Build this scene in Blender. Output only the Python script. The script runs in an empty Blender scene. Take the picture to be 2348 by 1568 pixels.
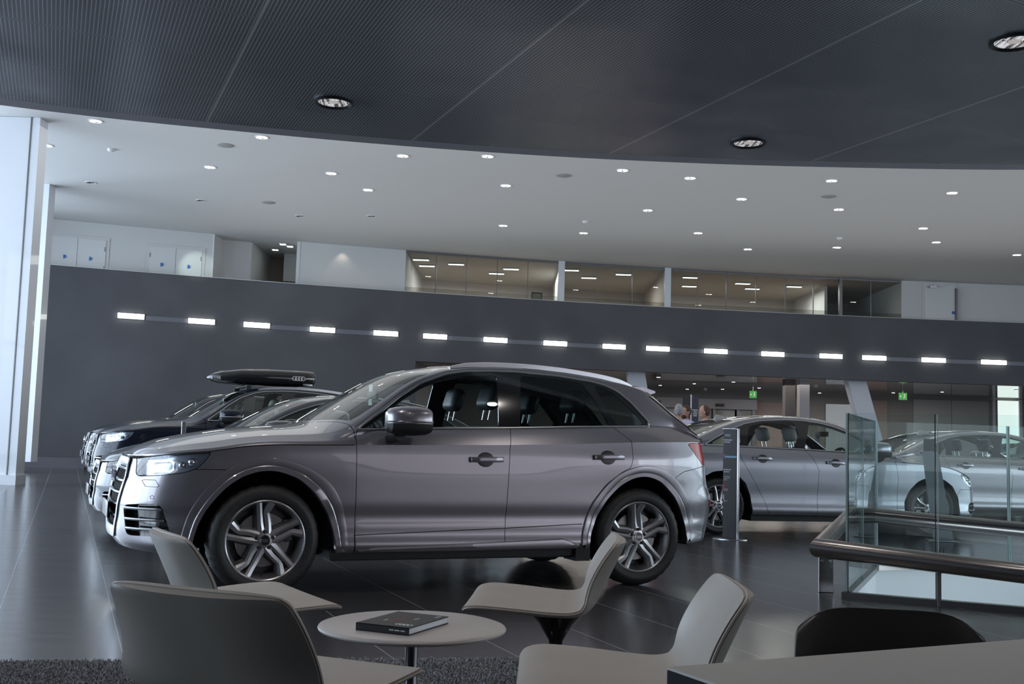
import bpy, bmesh, math, random
import numpy as np
from mathutils import Vector, Matrix, Euler
from mathutils.bvhtree import BVHTree
random.seed(7); rng = np.random.default_rng(7)
PI = math.pi
scene = bpy.context.scene
COL = scene.collection

# ------------------------------------------------------------------ camera
cam_d = bpy.data.cameras.new('camera'); cam = bpy.data.objects.new('camera', cam_d); COL.objects.link(cam)
cam_d.sensor_fit = 'HORIZONTAL'; cam_d.sensor_width = 36.0
cam_d.lens = 2500.0 / 2348.0 * 36.0
cam_d.clip_start = 0.05; cam_d.clip_end = 500
PITCH, ROLL = 0.0905, 0.029
F_ = Vector((0, math.cos(PITCH), math.sin(PITCH))); U_ = Vector((0, -math.sin(PITCH), math.cos(PITCH))); R_ = Vector((1, 0, 0))
R2 = math.cos(ROLL) * R_ + math.sin(ROLL) * U_; U2 = -math.sin(ROLL) * R_ + math.cos(ROLL) * U_
M = Matrix((R2, U2, -F_)).transposed().to_4x4(); M.translation = Vector((0, 0, 1.06))
cam.matrix_world = M
scene.camera = cam

# ------------------------------------------------------------------ view, world, daylight
scene.view_settings.view_transform = 'Standard'; scene.view_settings.look = 'None'
scene.view_settings.exposure = 0.0; scene.view_settings.gamma = 1.0
scene.view_settings.use_curve_mapping = False
scene.cycles.use_denoising = True
scene.cycles.max_bounces = 7; scene.cycles.diffuse_bounces = 3; scene.cycles.glossy_bounces = 3
scene.cycles.adaptive_threshold = 0.07
scene.cycles.transmission_bounces = 4; scene.cycles.transparent_max_bounces = 16
scene.cycles.sample_clamp_indirect = 4.0; scene.cycles.caustics_reflective = False; scene.cycles.caustics_refractive = False
world = bpy.data.worlds.new('world'); scene.world = world; world.use_nodes = True
bg = world.node_tree.nodes['Background']; bg.inputs[0].default_value = (0.72, 0.84, 1.0, 1); bg.inputs[1].default_value = 0.9

def area(name, loc, target, sx, sy, power, color, spread=None):
    d = bpy.data.lights.new(name, 'AREA'); d.shape = 'RECTANGLE'; d.size = sx; d.size_y = sy; d.energy = power; d.color = color
    if spread: d.spread = spread
    o = bpy.data.objects.new(name, d); COL.objects.link(o); o.location = loc
    o.rotation_euler = (Vector(target) - Vector(loc)).to_track_quat('-Z', 'Y').to_euler()
    return o
# daylight through the glazed left side, the right side and the shop front behind the camera
area('daylight_left', (-16.0, 12.0, 3.4), (0, 12.0, 3.4), 31, 6.4, 3700, (0.70, 0.84, 1.0))
area('daylight_right', (26.5, 5.0, 3.2), (5, 5.0, 2.6), 34, 5.5, 2000, (0.86, 0.93, 1.0))
area('daylight_back', (12.0, -7.9, 2.2), (6, 5.0, 1.6), 20, 4.0, 330, (0.95, 0.90, 1.0))

# ------------------------------------------------------------------ material helpers
MATS = {}
def mat(name, color=(0.5, 0.5, 0.5), rough=0.5, metal=0.0, coat=0.0, emis=None, estr=0.0, spec=None, coat_rough=0.03):
    if name in MATS: return MATS[name]
    m = bpy.data.materials.new(name); m.use_nodes = True
    b = m.node_tree.nodes['Principled BSDF']
    b.inputs['Base Color'].default_value = (*color, 1); b.inputs['Roughness'].default_value = rough
    b.inputs['Metallic'].default_value = metal
    b.inputs['Coat Weight'].default_value = coat; b.inputs['Coat Roughness'].default_value = coat_rough
    if spec is not None: b.inputs['Specular IOR Level'].default_value = spec
    if emis: b.inputs['Emission Color'].default_value = (*emis, 1); b.inputs['Emission Strength'].default_value = estr
    MATS[name] = m
    return m
def N(m, t, **kw):
    n = m.node_tree.nodes.new(t)
    for k, v in kw.items(): setattr(n, k, v)
    return n
def L(m, a, b): m.node_tree.links.new(a, b)
def math_node(m, op, a, b=None):
    n = N(m, 'ShaderNodeMath', operation=op)
    for i, v in enumerate((a, b)):
        if v is None: continue
        if isinstance(v, (int, float)): n.inputs[i].default_value = v
        else: L(m, v, n.inputs[i])
    return n.outputs[0]
def noise_color(m, c1, c2, scale=3.0, detail=6, rough=None, bump=0.0, coords='Object'):
    """procedural mottling of the base colour, and optional bump"""
    b = m.node_tree.nodes['Principled BSDF']
    tc = N(m, 'ShaderNodeTexCoord'); nz = N(m, 'ShaderNodeTexNoise'); nz.inputs['Scale'].default_value = scale; nz.inputs['Detail'].default_value = detail
    L(m, tc.outputs[coords], nz.inputs['Vector'])
    r = N(m, 'ShaderNodeValToRGB'); r.color_ramp.elements[0].color = (*c1, 1); r.color_ramp.elements[1].color = (*c2, 1)
    r.color_ramp.elements[0].position = 0.3; r.color_ramp.elements[1].position = 0.7
    L(m, nz.outputs[0], r.inputs[0]); L(m, r.outputs[0], b.inputs['Base Color'])
    if bump:
        bp = N(m, 'ShaderNodeBump'); bp.inputs['Strength'].default_value = bump; bp.inputs['Distance'].default_value = 0.01
        L(m, nz.outputs[0], bp.inputs['Height']); L(m, bp.outputs[0], b.inputs['Normal'])
    return m
def glass(name, tint=(0.8, 0.9, 0.88), refl=1.0, rough=0.0, ior=1.5):
    if name in MATS: return MATS[name]
    m = bpy.data.materials.new(name); m.use_nodes = True
    nt = m.node_tree; nt.nodes.remove(nt.nodes['Principled BSDF'])
    out = nt.nodes['Material Output']
    t = N(m, 'ShaderNodeBsdfTransparent'); t.inputs[0].default_value = (*tint, 1)
    g = N(m, 'ShaderNodeBsdfGlossy'); g.inputs['Roughness'].default_value = rough; g.inputs[0].default_value = (refl, refl, refl, 1)
    fr = N(m, 'ShaderNodeFresnel'); ge = N(m, 'ShaderNodeNewGeometry')      # same reflectance from both sides of the pane
    L(m, math_node(m, 'ADD', math_node(m, 'MULTIPLY', ge.outputs['Backfacing'], 1 / ior - ior), ior), fr.inputs[0])
    mx = N(m, 'ShaderNodeMixShader'); L(m, fr.outputs[0], mx.inputs[0]); L(m, t.outputs[0], mx.inputs[1]); L(m, g.outputs[0], mx.inputs[2])
    L(m, mx.outputs[0], out.inputs[0]); MATS[name] = m
    return m
def paint(name, c, coat=1.0, metal=0.75, rough=0.32, spec=.5):
    m = mat(name, c, rough, metal, coat, spec=spec)
    b = m.node_tree.nodes['Principled BSDF']     # fine metal flake in the lacquer
    tc = N(m, 'ShaderNodeTexCoord'); v = N(m, 'ShaderNodeTexNoise'); v.inputs['Scale'].default_value = 900; v.inputs['Detail'].default_value = 1
    L(m, tc.outputs['Object'], v.inputs['Vector'])
    r = N(m, 'ShaderNodeValToRGB'); r.color_ramp.elements[0].color = (*[x * 0.88 for x in c], 1); r.color_ramp.elements[1].color = (*[min(1, x * 1.12) for x in c], 1)
    L(m, v.outputs[0], r.inputs[0]); L(m, r.outputs[0], b.inputs['Base Color'])
    return m

# ------------------------------------------------------------------ object helpers
def new_obj(name, me, parent=None):
    o = bpy.data.objects.new(name, me); COL.objects.link(o)
    if parent is not None: o.parent = parent
    return o
def mesh_obj(name, verts, faces, m, parent=None, smooth=True, angle=40, merge=False):
    me = bpy.data.meshes.new(name)
    me.from_pydata([tuple(map(float, v)) for v in verts], [], [tuple(int(i) for i in f) for f in faces]); me.validate(); me.update()
    if merge:
        b = bmesh.new(); b.from_mesh(me); bmesh.ops.remove_doubles(b, verts=b.verts, dist=1e-5); b.to_mesh(me); b.free()
    if m is not None: me.materials.append(m)
    if smooth:
        me.polygons.foreach_set('use_smooth', [True] * len(me.polygons))
        if angle < 180: me.set_sharp_from_angle(angle=math.radians(angle))
    return new_obj(name, me, parent)
def tag(o, label=None, cat=None, group=None, kind=None):
    if label: o['label'] = label
    if cat: o['category'] = cat
    if group: o['group'] = group
    if kind: o['kind'] = kind
    return o
def empty(name, loc=(0, 0, 0), rz=0.0, label=None, cat=None, group=None, parent=None):
    o = new_obj(name, None, parent); o.location = loc; o.rotation_euler = (0, 0, rz); o.empty_display_size = 0.2
    return tag(o, label, cat, group)
def children(o): return [c for c in bpy.data.objects if c.parent is o]
def copy_tree(o, parent=None, swap=None):
    c = o.copy(); COL.objects.link(c); c.parent = parent
    if parent is not None: c.matrix_parent_inverse = o.matrix_parent_inverse.copy()
    if swap and c.type == 'MESH':
        for i, s in enumerate(c.material_slots):
            if s.material and s.material.name in swap:
                nm = swap[s.material.name]; s.link = 'OBJECT'; s.material = nm
    for ch in KIDS.get(o.name, []): copy_tree(ch, c, swap)
    return c
KIDS = {}
def index_kids():
    KIDS.clear()
    for o in bpy.data.objects:
        if o.parent: KIDS.setdefault(o.parent.name, []).append(o)
class MB:
    """collects shapes and links them as ONE mesh object"""
    def __init__(s): s.v = []; s.f = []
    def add(s, v, f):
        k = len(s.v); s.v += [tuple(p) for p in v]; s.f += [tuple(i + k for i in q) for q in f]; return s
    def box(s, c, d, rz=0.0, M=None):
        x, y, z = (a / 2 for a in d); R = Matrix.Rotation(rz, 4, 'Z') if M is None else M
        v = [Vector(c) + (R @ Vector((i * x, j * y, k * z)))for i in (-1, 1) for j in (-1, 1) for k in (-1, 1)]
        return s.add(v, [(0, 1, 3, 2), (4, 6, 7, 5), (0, 4, 5, 1), (2, 3, 7, 6), (0, 2, 6, 4), (1, 5, 7, 3)])
    def rbox(s, c, d, r=0.02, seg=3, M=None):
        b = bmesh.new(); bmesh.ops.create_cube(b, size=1.0)
        for v in b.verts: v.co = Vector((v.co.x * d[0], v.co.y * d[1], v.co.z * d[2]))
        bmesh.ops.bevel(b, geom=list(b.edges), offset=min(r, min(d) * 0.49), segments=seg, profile=0.5, affect='EDGES')
        R = M if M is not None else Matrix.Identity(4)
        b.verts.index_update(); v = [Vector(c) + (R @ q.co) for q in b.verts]; f = [[q.index for q in p.verts] for p in b.faces]; b.free()
        return s.add(v, f)
    def lathe(s, prof, n=32, axis='Z', c=(0, 0, 0), close=False, rfun=None, caps=True):
        v = []
        for i in range(n):
            a = 2 * PI * i / n
            for j, (r, h) in enumerate(prof):
                if rfun: r = rfun(i, j, r)
                x, y = r * math.cos(a), r * math.sin(a)
                p = (x, y, h) if axis == 'Z' else ((x, h, y) if axis == 'Y' else (h, x, y))
                v.append((p[0] + c[0], p[1] + c[1], p[2] + c[2]))
        m_ = len(prof); f = []
        for i in range(n):
            k = (i + 1) % n
            for j in range(m_ - 1 + (1 if close else 0)):
                j2 = (j + 1) % m_
                q = (i * m_ + j, k * m_ + j, k * m_ + j2, i * m_ + j2)
                f.append(q if axis != 'Y' else q[::-1])
        if not close and caps:
            for j, flip in ((0, True), (m_ - 1, False)):
                if prof[j][0] > 1e-6:
                    q = [i * m_ + j for i in range(n)]; f.append(tuple(q[::-1] if flip ^ (axis == 'Y') else q))
        return s.add(v, f)
    def tube(s, pts, r, n=8, closed=False, up=(0, 0, 1), prof=None, caps=True):
        """sweep a circle (or prof: list of (side, up) offsets) along pts; r may be a list"""
        P = [Vector(p) for p in pts]; m_ = len(P); v = []; f = []
        rr = r if isinstance(r, (list, tuple)) else [r] * m_
        pr = prof or [(math.cos(2 * PI * i / n), math.sin(2 * PI * i / n)) for i in range(n)]; n = len(pr)
        for i in range(m_):
            a = P[(i - 1) % m_] if (closed or i > 0) else P[i]; b = P[(i + 1) % m_] if (closed or i < m_ - 1) else P[i]
            t = (b - a).normalized(); u = Vector(up); w = t.cross(u)
            if w.length < 1e-4: w = t.cross(Vector((1, 0.3, 0)))
            w.normalize(); u = w.cross(t).normalized()
            for (x, y) in pr: v.append(P[i] + w * x * rr[i] + u * y * rr[i])
        for i in range(m_ - (0 if closed else 1)):
            k = (i + 1) % m_
            for j in range(n): f.append((i * n + j, i * n + (j + 1) % n, k * n + (j + 1) % n, k * n + j))
        if not closed and caps: f.append(tuple(range(n))[::-1]); f.append(tuple((m_ - 1) * n + j for j in range(n)))
        return s.add(v, f)
    def prism(s, poly, z0, z1, M=None):
        R = M if M is not None else Matrix.Identity(4); n = len(poly)
        v = [R @ Vector((x, y, z0)) for x, y in poly] + [R @ Vector((x, y, z1)) for x, y in poly]
        f = [tuple(range(n))[::-1], tuple(range(n, 2 * n))] + [(i, (i + 1) % n, n + (i + 1) % n, n + i) for i in range(n)]
        return s.add(v, f)
    def quad(s, a, b, c, d): return s.add([a, b, c, d], [(0, 1, 2, 3)])
    def sphere(s, c, r, nu=16, nv=10, sc=(1, 1, 1)):
        prof = [(r * math.sin(PI * j / nv), -r * math.cos(PI * j / nv)) for j in range(nv + 1)]
        k = len(s.v); s.lathe(prof, nu)
        for i in range(k, len(s.v)): p = s.v[i]; s.v[i] = (p[0] * sc[0] + c[0], p[1] * sc[1] + c[1], p[2] * sc[2] + c[2])
        return s
    def build(s, name, m, parent=None, smooth=True, angle=35, merge=False): return mesh_obj(name, s.v, s.f, m, parent, smooth, angle, merge)
def text_mesh(name, txt, size, m, parent, M, extrude=0.0005, align='CENTER'):
    cu = bpy.data.curves.new(name, 'FONT'); cu.body = txt; cu.size = size; cu.extrude = extrude; cu.align_x = align; cu.align_y = 'CENTER'; cu.resolution_u = 3
    o = bpy.data.objects.new(name, cu); me = bpy.data.meshes.new_from_object(o); bpy.data.objects.remove(o)
    me.transform(M); me.materials.clear(); me.materials.append(m)
    me.name = name; return new_obj(name, me, parent)
def smooth_knots(kn, sig=0.05, lo=None, hi=None):
    """piecewise-linear knots blurred into a smooth curve, returned as a function"""
    k = sorted(kn); x = np.array([a for a, _ in k], float); y = np.array([b for _, b in k], float)
    lo = x[0] - 0.6 if lo is None else lo; hi = x[-1] + 0.6 if hi is None else hi
    n = 1600; g = np.linspace(lo, hi, n); v = np.interp(g, x, y)
    if sig > 0:
        s0 = (y[1] - y[0]) / (x[1] - x[0]); s1 = (y[-1] - y[-2]) / (x[-1] - x[-2])
        v = np.where(g < x[0], y[0] + s0 * (g - x[0]), np.where(g > x[-1], y[-1] + s1 * (g - x[-1]), v))
        h = (hi - lo) / (n - 1); w = int(3 * sig / h) + 1; q = np.arange(-w, w + 1) * h; ker = np.exp(-q * q / 2 / sig / sig); ker /= ker.sum()
        vp = np.concatenate([np.full(w, v[0]) + s0 * h * np.arange(-w, 0), v, np.full(w, v[-1]) + s1 * h * np.arange(1, w + 1)])
        v = np.convolve(vp, ker, 'valid')
    return lambda t: np.interp(t, g, v)
def rings_emblem(mb, c, r, ax, up, depth=(0, 1, 0), t=0.12):
    """four interlaced rings, centre c, ring radius r"""
    ax = Vector(ax); up = Vector(up)
    for k in range(4):
        cc = Vector(c) + ax * (k - 1.5) * r * 1.45
        mb.tube([cc + ax * r * math.cos(a) + up * r * math.sin(a) for a in [2 * PI * i / 20 for i in range(20)]], r * t, n=6, closed=True, up=ax.cross(up))
    return mb

# ================================================================== CARS
def sstep(x, a, b):
    t = np.clip((x - a) / (b - a), 0, 1); return t * t * (3 - 2 * t)
def poly_sd(poly, X, Z):
    P = np.array(poly, float); d = np.full(X.shape, 1e9); ins = np.zeros(X.shape, bool)
    for i in range(len(P)):
        a, b = P[i], P[(i + 1) % len(P)]; e = b - a; L2 = (e ** 2).sum() + 1e-12
        t = np.clip(((X - a[0]) * e[0] + (Z - a[1]) * e[1]) / L2, 0, 1)
        d = np.minimum(d, np.hypot(X - a[0] - t * e[0], Z - a[1] - t * e[1]))
        c = (a[1] > Z) != (b[1] > Z)
        xi = a[0] + (Z - a[1]) * e[0] / (e[1] if abs(e[1]) > 1e-12 else 1e-12)
        ins ^= c & (X < xi)
    return np.where(ins, -d, d)
def round_poly(P, n=1, r=0.03):
    Q = []; m = len(P)
    for i in range(m):
        a, p, c = (Vector(P[k % m]) for k in (i - 1, i, i + 1)); u, w = a - p, c - p
        d = min(r, .4 * u.length, .4 * w.length); a2, c2 = p + u.normalized() * d, p + w.normalized() * d
        for t in (0, .25, .5, .75, 1): q = a2 * (1 - t) ** 2 + p * 2 * t * (1 - t) + c2 * t * t; Q.append((q.x, q.y))
    return Q
def split(V, F, ph):
    """cut the faces F along ph = 0: returns V (grown), faces with ph < 0, faces with ph > 0"""
    neg, pos, new, cache = [], [], [], {}
    s = (ph > 0).tolist(); n0 = len(V); phl = ph
    for f in F:
        k = sum(s[i] for i in f)
        if k == 0: neg.append(f); continue
        if k == len(f): pos.append(f); continue
        A, B = [], []
        for q in range(len(f)):
            i, j = f[q], f[(q + 1) % len(f)]
            (B if s[i] else A).append(i)
            if s[i] != s[j]:
                key = (i, j) if i < j else (j, i)
                if key not in cache:
                    i_, j_ = key; t = phl[i_] / (phl[i_] - phl[j_]); t = min(max(t, 0.0), 1.0)
                    new.append(V[i_] * (1 - t) + V[j_] * t); cache[key] = n0 + len(new) - 1
                A.append(cache[key]); B.append(cache[key])
        if len(A) > 2: neg.append(A)
        if len(B) > 2: pos.append(B)
    if new: V = np.vstack([V, np.array(new)])
    return V, neg, pos
class Body:
    """half body (y < 0): lower skin A wrapping nose-side-tail, upper skin C (bonnet, glasshouse, roof)"""
    def __init__(b, S, ns=250, nz=36, nc=250, n1=9, n2=18, n3=18):
        b.S = S
        P = np.array(S['plan'], float); seg = np.hypot(*np.diff(P, axis=0).T); u = np.r_[0, np.cumsum(seg)]
        g = np.linspace(0, u[-1], 900); x = np.interp(g, u, P[:, 0]); y = np.interp(g, u, P[:, 1])
        X = np.r_[x[::-1][:-1], x, x[::-1][1:]]; Y = np.r_[-y[::-1][:-1], y, -y[::-1][1:]]
        h = g[1]; sg = S.get('plan_sig', 0.06); w = int(3 * sg / h) + 1; q = np.arange(-w, w + 1) * h; ker = np.exp(-q * q / 2 / sg / sg); ker /= ker.sum()
        X = np.convolve(X, ker, 'same')[899:1799]; Y = np.convolve(Y, ker, 'same')[899:1799]; Y[0] = 0; Y[-1] = 0
        tx, ty = np.gradient(X), np.gradient(Y); tl = np.hypot(tx, ty); nx, ny = -ty / tl, tx / tl; nx[0], ny[0] = -1, 0; nx[-1], ny[-1] = 1, 0
        # denser stations round the corners
        dens = 1 + 2.5 * sstep(-X, 0.3, 0.55) + 2.5 * sstep(X, X.max() - 0.55, X.max() - 0.3); c = np.r_[0, np.cumsum((dens[1:] + dens[:-1]) / 2)]
        ii = np.interp(np.linspace(0, c[-1], ns), c, np.arange(900)); ip = lambda a: np.interp(ii, np.arange(900), a)
        X, Y, nx, ny = ip(X), ip(Y), ip(nx), ip(ny)
        zlo = smooth_knots(S['zlo'], 0.05)(X); zS = smooth_knots(S['zS'], 0.06)(X); b.zS = smooth_knots(S['zS'], 0.06)
        wn = np.clip(-nx, 0, 1) ** 2; wt = np.clip(nx, 0, 1) ** 2; ws = 1 - wn - wt
        dn, ds, dt = (smooth_knots(S[k], 0.02, 0.0, 1.4) for k in ('dn', 'ds', 'dt'))
        V = []
        for j in range(nz):
            t = j / (nz - 1); z = zlo + (zS - zlo) * t
            d = wn * dn(z) + ws * ds(z) + wt * dt(z)
            d = d - S.get('haunch', lambda l, z: 0 * l)(X, z) * ws
            V.append(np.stack([X - nx * d, -(np.maximum(Y - ny * d, 0)), z], 1))
        V = np.array(V)            # nz, ns, 3
        V[:, 0, 1] = 0; V[:, -1, 1] = 0
        idx = lambda j, i: j * ns + i
        b.A = [[idx(j, i), idx(j, i + 1), idx(j + 1, i + 1), idx(j + 1, i)] for j in range(nz - 1) for i in range(ns - 1)]
        b.top = V[-1]; tl_, ty_ = b.top[:, 0], -b.top[:, 1]
        Va = V.reshape(-1, 3)
        l0, l1 = tl_[0], tl_[-1]
        sl = (1 - np.cos(np.linspace(0, PI, nc))) / 2; lin = np.linspace(0, 1, nc); l = l0 + (l1 - l0) * (0.75 * lin + 0.25 * sl)
        yS = np.interp(l, tl_, ty_); zSl = b.zS(l)
        K = {k: smooth_knots(S[k], S.get('sig_' + k, 0.05)) for k in ('yB', 'zB', 'zE', 'zC', 'slope')}
        zC = np.maximum(K['zC'](l), zSl + 0.0005 * 0); zB, yB, zE = K['zB'](l), K['yB'](l), K['zE'](l)
        g0, g1 = S['cowl']; gw = sstep(l, g0, g1)
        H = lambda f: zSl + (zC - zSl) * (1 - f ** 2.6) ** 0.62
        zB2 = np.minimum(zB, zSl + 0.5 * np.maximum(zE - zSl, 0)); fr = np.clip((zB2 - zSl) / np.maximum(zB - zSl, 1e-3), 0, 1)
        yB2 = yS - (yS - np.minimum(yB, yS)) * fr
        zE2 = np.maximum(zE, zB2 + 1e-4); yE = yB2 - K['slope'](l) * (zE2 - zB2); yE = np.maximum(yE, 0.05 * yS)
        rear = sstep(l, l1 - 0.25, l1)   # closing on the tail
        yE = np.minimum(yE, yS * (1 - 0.02)); 
        yBf = (1 - gw) * 0.97 * yS + gw * yB2; zBf = (1 - gw) * H(0.97) + gw * zB2
        yEf = (1 - gw) * 0.86 * yS + gw * yE; zEf = (1 - gw) * H(0.86) + gw * zE2
        zCf = np.maximum(zC, zEf)
        pe = (1 - gw) * 2.3 + gw * 2.3; qe = (1 - gw) * 0.95 + gw * S.get('roof_q', 0.62)
        Rw = []
        for k in range(n1): t = k / n1; Rw.append((yS + (yBf - yS) * t, zSl + (zBf - zSl) * t + 0.006 * np.sin(PI * t)))
        for k in range(n2): t = k / n2; Rw.append((yBf + (yEf - yBf) * t + 0.012 * gw * np.sin(PI * t), zBf + (zEf - zBf) * t))
        for k in range(n3 + 1):
            t = k / n3; f = math.cos(t * PI / 2) if k else 1.0; f = 0 if k == n3 else f
            Rw.append((yEf * f, zEf + (zCf - zEf) * (1 - f ** pe) ** qe))
        nr = len(Rw); Vc = np.array([np.stack([l, -yy, zz], 1) for yy, zz in Rw]); Vc[-1, :, 1] = 0
        # creases are fine; take the ripples out along the length
        o = len(Va); Vc = Vc.reshape(-1, 3); b.V = np.vstack([Va, Vc])
        ix = lambda r, i: o + r * nc + i
        b.C = [[ix(r, i), ix(r, i + 1), ix(r + 1, i + 1), ix(r + 1, i)] for r in range(nr - 1) for i in range(nc - 1)]
        # drop collapsed quads
        def ok(f):
            p = b.V[f]; return np.linalg.norm(np.cross(p[2] - p[0], p[3] - p[1])) > 1e-7
        b.A = [f for f in b.A if ok(f)]; b.C = [f for f in b.C if ok(f)]
        b.bvh = BVHTree.FromPolygons([tuple(v) for v in b.V], b.A + b.C)
        b.rows = V
    def side(b, l, z, out=0.0):
        h = b.bvh.ray_cast(Vector((l, -3, z)), Vector((0, 1, 0)))
        if h[0] is None: return Vector((l, -0.5, z))
        n = h[1] if h[1].y < 0 else -h[1]
        return h[0] + n * out
    def front(b, y, z, out=0.0, rear=False):
        sg = 1 if y > 0 else -1
        h = b.bvh.ray_cast(Vector((6 if rear else -4, -max(abs(y), 1e-3), z)), Vector((-1 if rear else 1, 0, 0)))
        if h[0] is None: return Vector((-.8, y, z))
        n = h[1]; s = 1 if rear else -1
        if n.x * s < 0: n = -n
        p = h[0] + n * out; return Vector((p.x, -p.y * sg, p.z))
    def topz(b, l, y, out=0.0):
        h = b.bvh.ray_cast(Vector((l, -max(abs(y), 1e-3), 4)), Vector((0, 0, -1)))
        return Vector((l, y, (h[0].z if h[0] is not None else 1.0) + out))
    def take(b, phi, gap=0.0, which='AC'):
        out = []
        for w in which:
            F = getattr(b, w)
            ph = phi(b.V); b.V, ins, rest = split(b.V, F, ph + gap)
            if gap:
                ph = phi(b.V); b.V, _, rest = split(b.V, F, ph - gap)
            setattr(b, w, rest); out += ins
        return out
    def cut(b, F, phi, gap=0.0):
        b.V, ins, rest = split(b.V, F, phi(b.V) + gap)
        if gap: b.V, _, rest = split(b.V, F, phi(b.V) - gap)
        return ins, rest
    def part(b, name, F, m, parent, sides='both', thick=0.006, offset=0.0, label=None):
        """link faces F as one object ('both' halves welded) or as a left and a right object"""
        if not F: return []
        used = sorted({i for f in F for i in f}); mp = {i: k for k, i in enumerate(used)}
        v = b.V[used].copy(); f = [[mp[i] for i in q] for q in F]
        p0 = v[np.array([q[0] for q in f])]; nn = np.cross(v[np.array([q[1] for q in f])] - p0, v[np.array([q[-1] for q in f])] - p0)
        ctr = np.array([1.4, 0, 0.7]); tot = ((p0 - ctr) * np.array([0.3, 1, 1]) * nn).sum()
        if tot < 0: f = [q[::-1] for q in f]
        if sides == 'both':
            n = len(v); v2 = v * np.array([1, -1, 1]); v = np.vstack([v, v2]); f = f + [[i + n for i in q[::-1]] for q in f]
        objs = []
        o = mesh_obj(name, v, f, m, parent, True, 180, merge=True); objs.append(o)
        if offset:
            me = o.data
            for q, vv in enumerate(me.vertices): pass
            nrm = [vv.normal.copy() for vv in me.vertices]
            for vv, n_ in zip(me.vertices, nrm): vv.co = vv.co + n_ * offset
        if thick:
            s = o.modifiers.new('thick', 'SOLIDIFY'); s.thickness = thick; s.offset = -1; s.use_quality_normals = False
            e = o.modifiers.new('edge', 'EDGE_SPLIT'); e.split_angle = math.radians(50); e.use_edge_sharp = False
        if sides == 'pair':
            c = o.copy(); COL.objects.link(c); c.parent = parent; c.scale = (1, -1, 1); objs.append(c)
        if label:
            for o in objs: o['label'] = label
        return objs
def mirror_part(o, parent=None):
    c = o.copy(); COL.objects.link(c); c.parent = parent or o.parent; c.scale = (1, -1, 1); return c

M_paint = paint('silver grey car paint', (0.262, 0.250, 0.276))
M_paint_sedan = paint('blue grey car paint', (0.24, 0.25, 0.285))
M_paint_dark = paint('graphite car paint', (0.10, 0.105, 0.115), rough=0.25)
M_paint_navy = paint('navy black car paint', (0.012, 0.015, 0.028), coat=.35, metal=0.2, rough=0.2, spec=.3)
M_paint_black = paint('black car paint', (0.012, 0.013, 0.016), coat=.4, metal=0.2, rough=0.2, spec=.3)
M_black = mat('gloss black trim', (0.01, 0.01, 0.011), 0.12, 0, 0.6)
M_matt = mat('matt black plastic', (0.012, 0.012, 0.013), 0.6)
M_gbar = mat('satin grille bar', (.30, .31, .33), .25, 1.0)
M_recess = mat('painted handle bowl shade', (0.05, 0.05, 0.055), 0.35, 0.6)  # shade of the bowl put into the colour of a disc on the door
M_gframe = mat('dark satin grille frame', (.34, .35, .37), .28, 1.0)
M_liner = mat('wheel arch liner', (0.008, 0.008, 0.009), 0.8)
M_chrome = mat('chrome', (0.75, 0.76, 0.78), 0.12, 1.0)
M_satin = mat('satin aluminium', (0.55, 0.56, 0.58), 0.3, 1.0)
M_tire = noise_color(mat('tyre rubber', (0.015, 0.015, 0.016), 0.55), (0.010, 0.010, 0.011), (0.022, 0.022, 0.023), 40, bump=0.15)
M_rim = mat('alloy wheel silver', (0.42, 0.42, 0.44), 0.3, 0.85, 0.3)
M_rimdark = mat('dark wheel barrel', (0.10, 0.10, 0.105), 0.45, 0.6)
M_disc = mat('brake disc steel', (0.18, 0.175, 0.17), 0.4, 0.9)
M_gl_front = glass('clear door glass', (0.90, 0.94, 0.93), 0.8)
M_gl_rear = glass('tinted rear glass', (0.34, 0.40, 0.39), 0.9)
M_gl_screen = glass('green tinted windscreen', (0.62, 0.74, 0.70), 1.0)
M_lens = glass('clear lamp lens', (0.9, 0.93, 0.97), 1.0)
M_lampin = mat('lamp reflector', (0.42, 0.44, 0.48), 0.25, 0.7)
M_drl = mat('daylight strip', (0.9, 0.95, 1.0), 0.3, emis=(0.85, 0.93, 1.0), estr=1.0)
M_red = mat('red tail lamp lens', (0.62, 0.010, 0.018), 0.25, 0, .35, spec=.3)
M_leather_dark = mat('dark seat leather', (0.03, 0.033, 0.04), 0.45)
M_leather_grey = mat('grey seat insert', (0.12, 0.13, 0.15), 0.6)
M_leather_pale = mat('pale grey seat leather', (.30, .31, .32), 0.5)
M_leather_beige = mat('beige seat leather', (0.42, 0.38, 0.33), 0.5)
M_headliner = mat('pale headliner', (0.30, 0.31, 0.31), 0.9)
M_cabin = mat('dark cabin plastic', (0.018, 0.019, 0.021), 0.6)
M_card = mat('white card', (0.75, 0.78, 0.80), 0.6)
M_ink = mat('black ink', (0.01, 0.01, 0.01), 0.5)
M_plate = mat('number plate backing', (0.02, 0.02, 0.022), 0.3)

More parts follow.
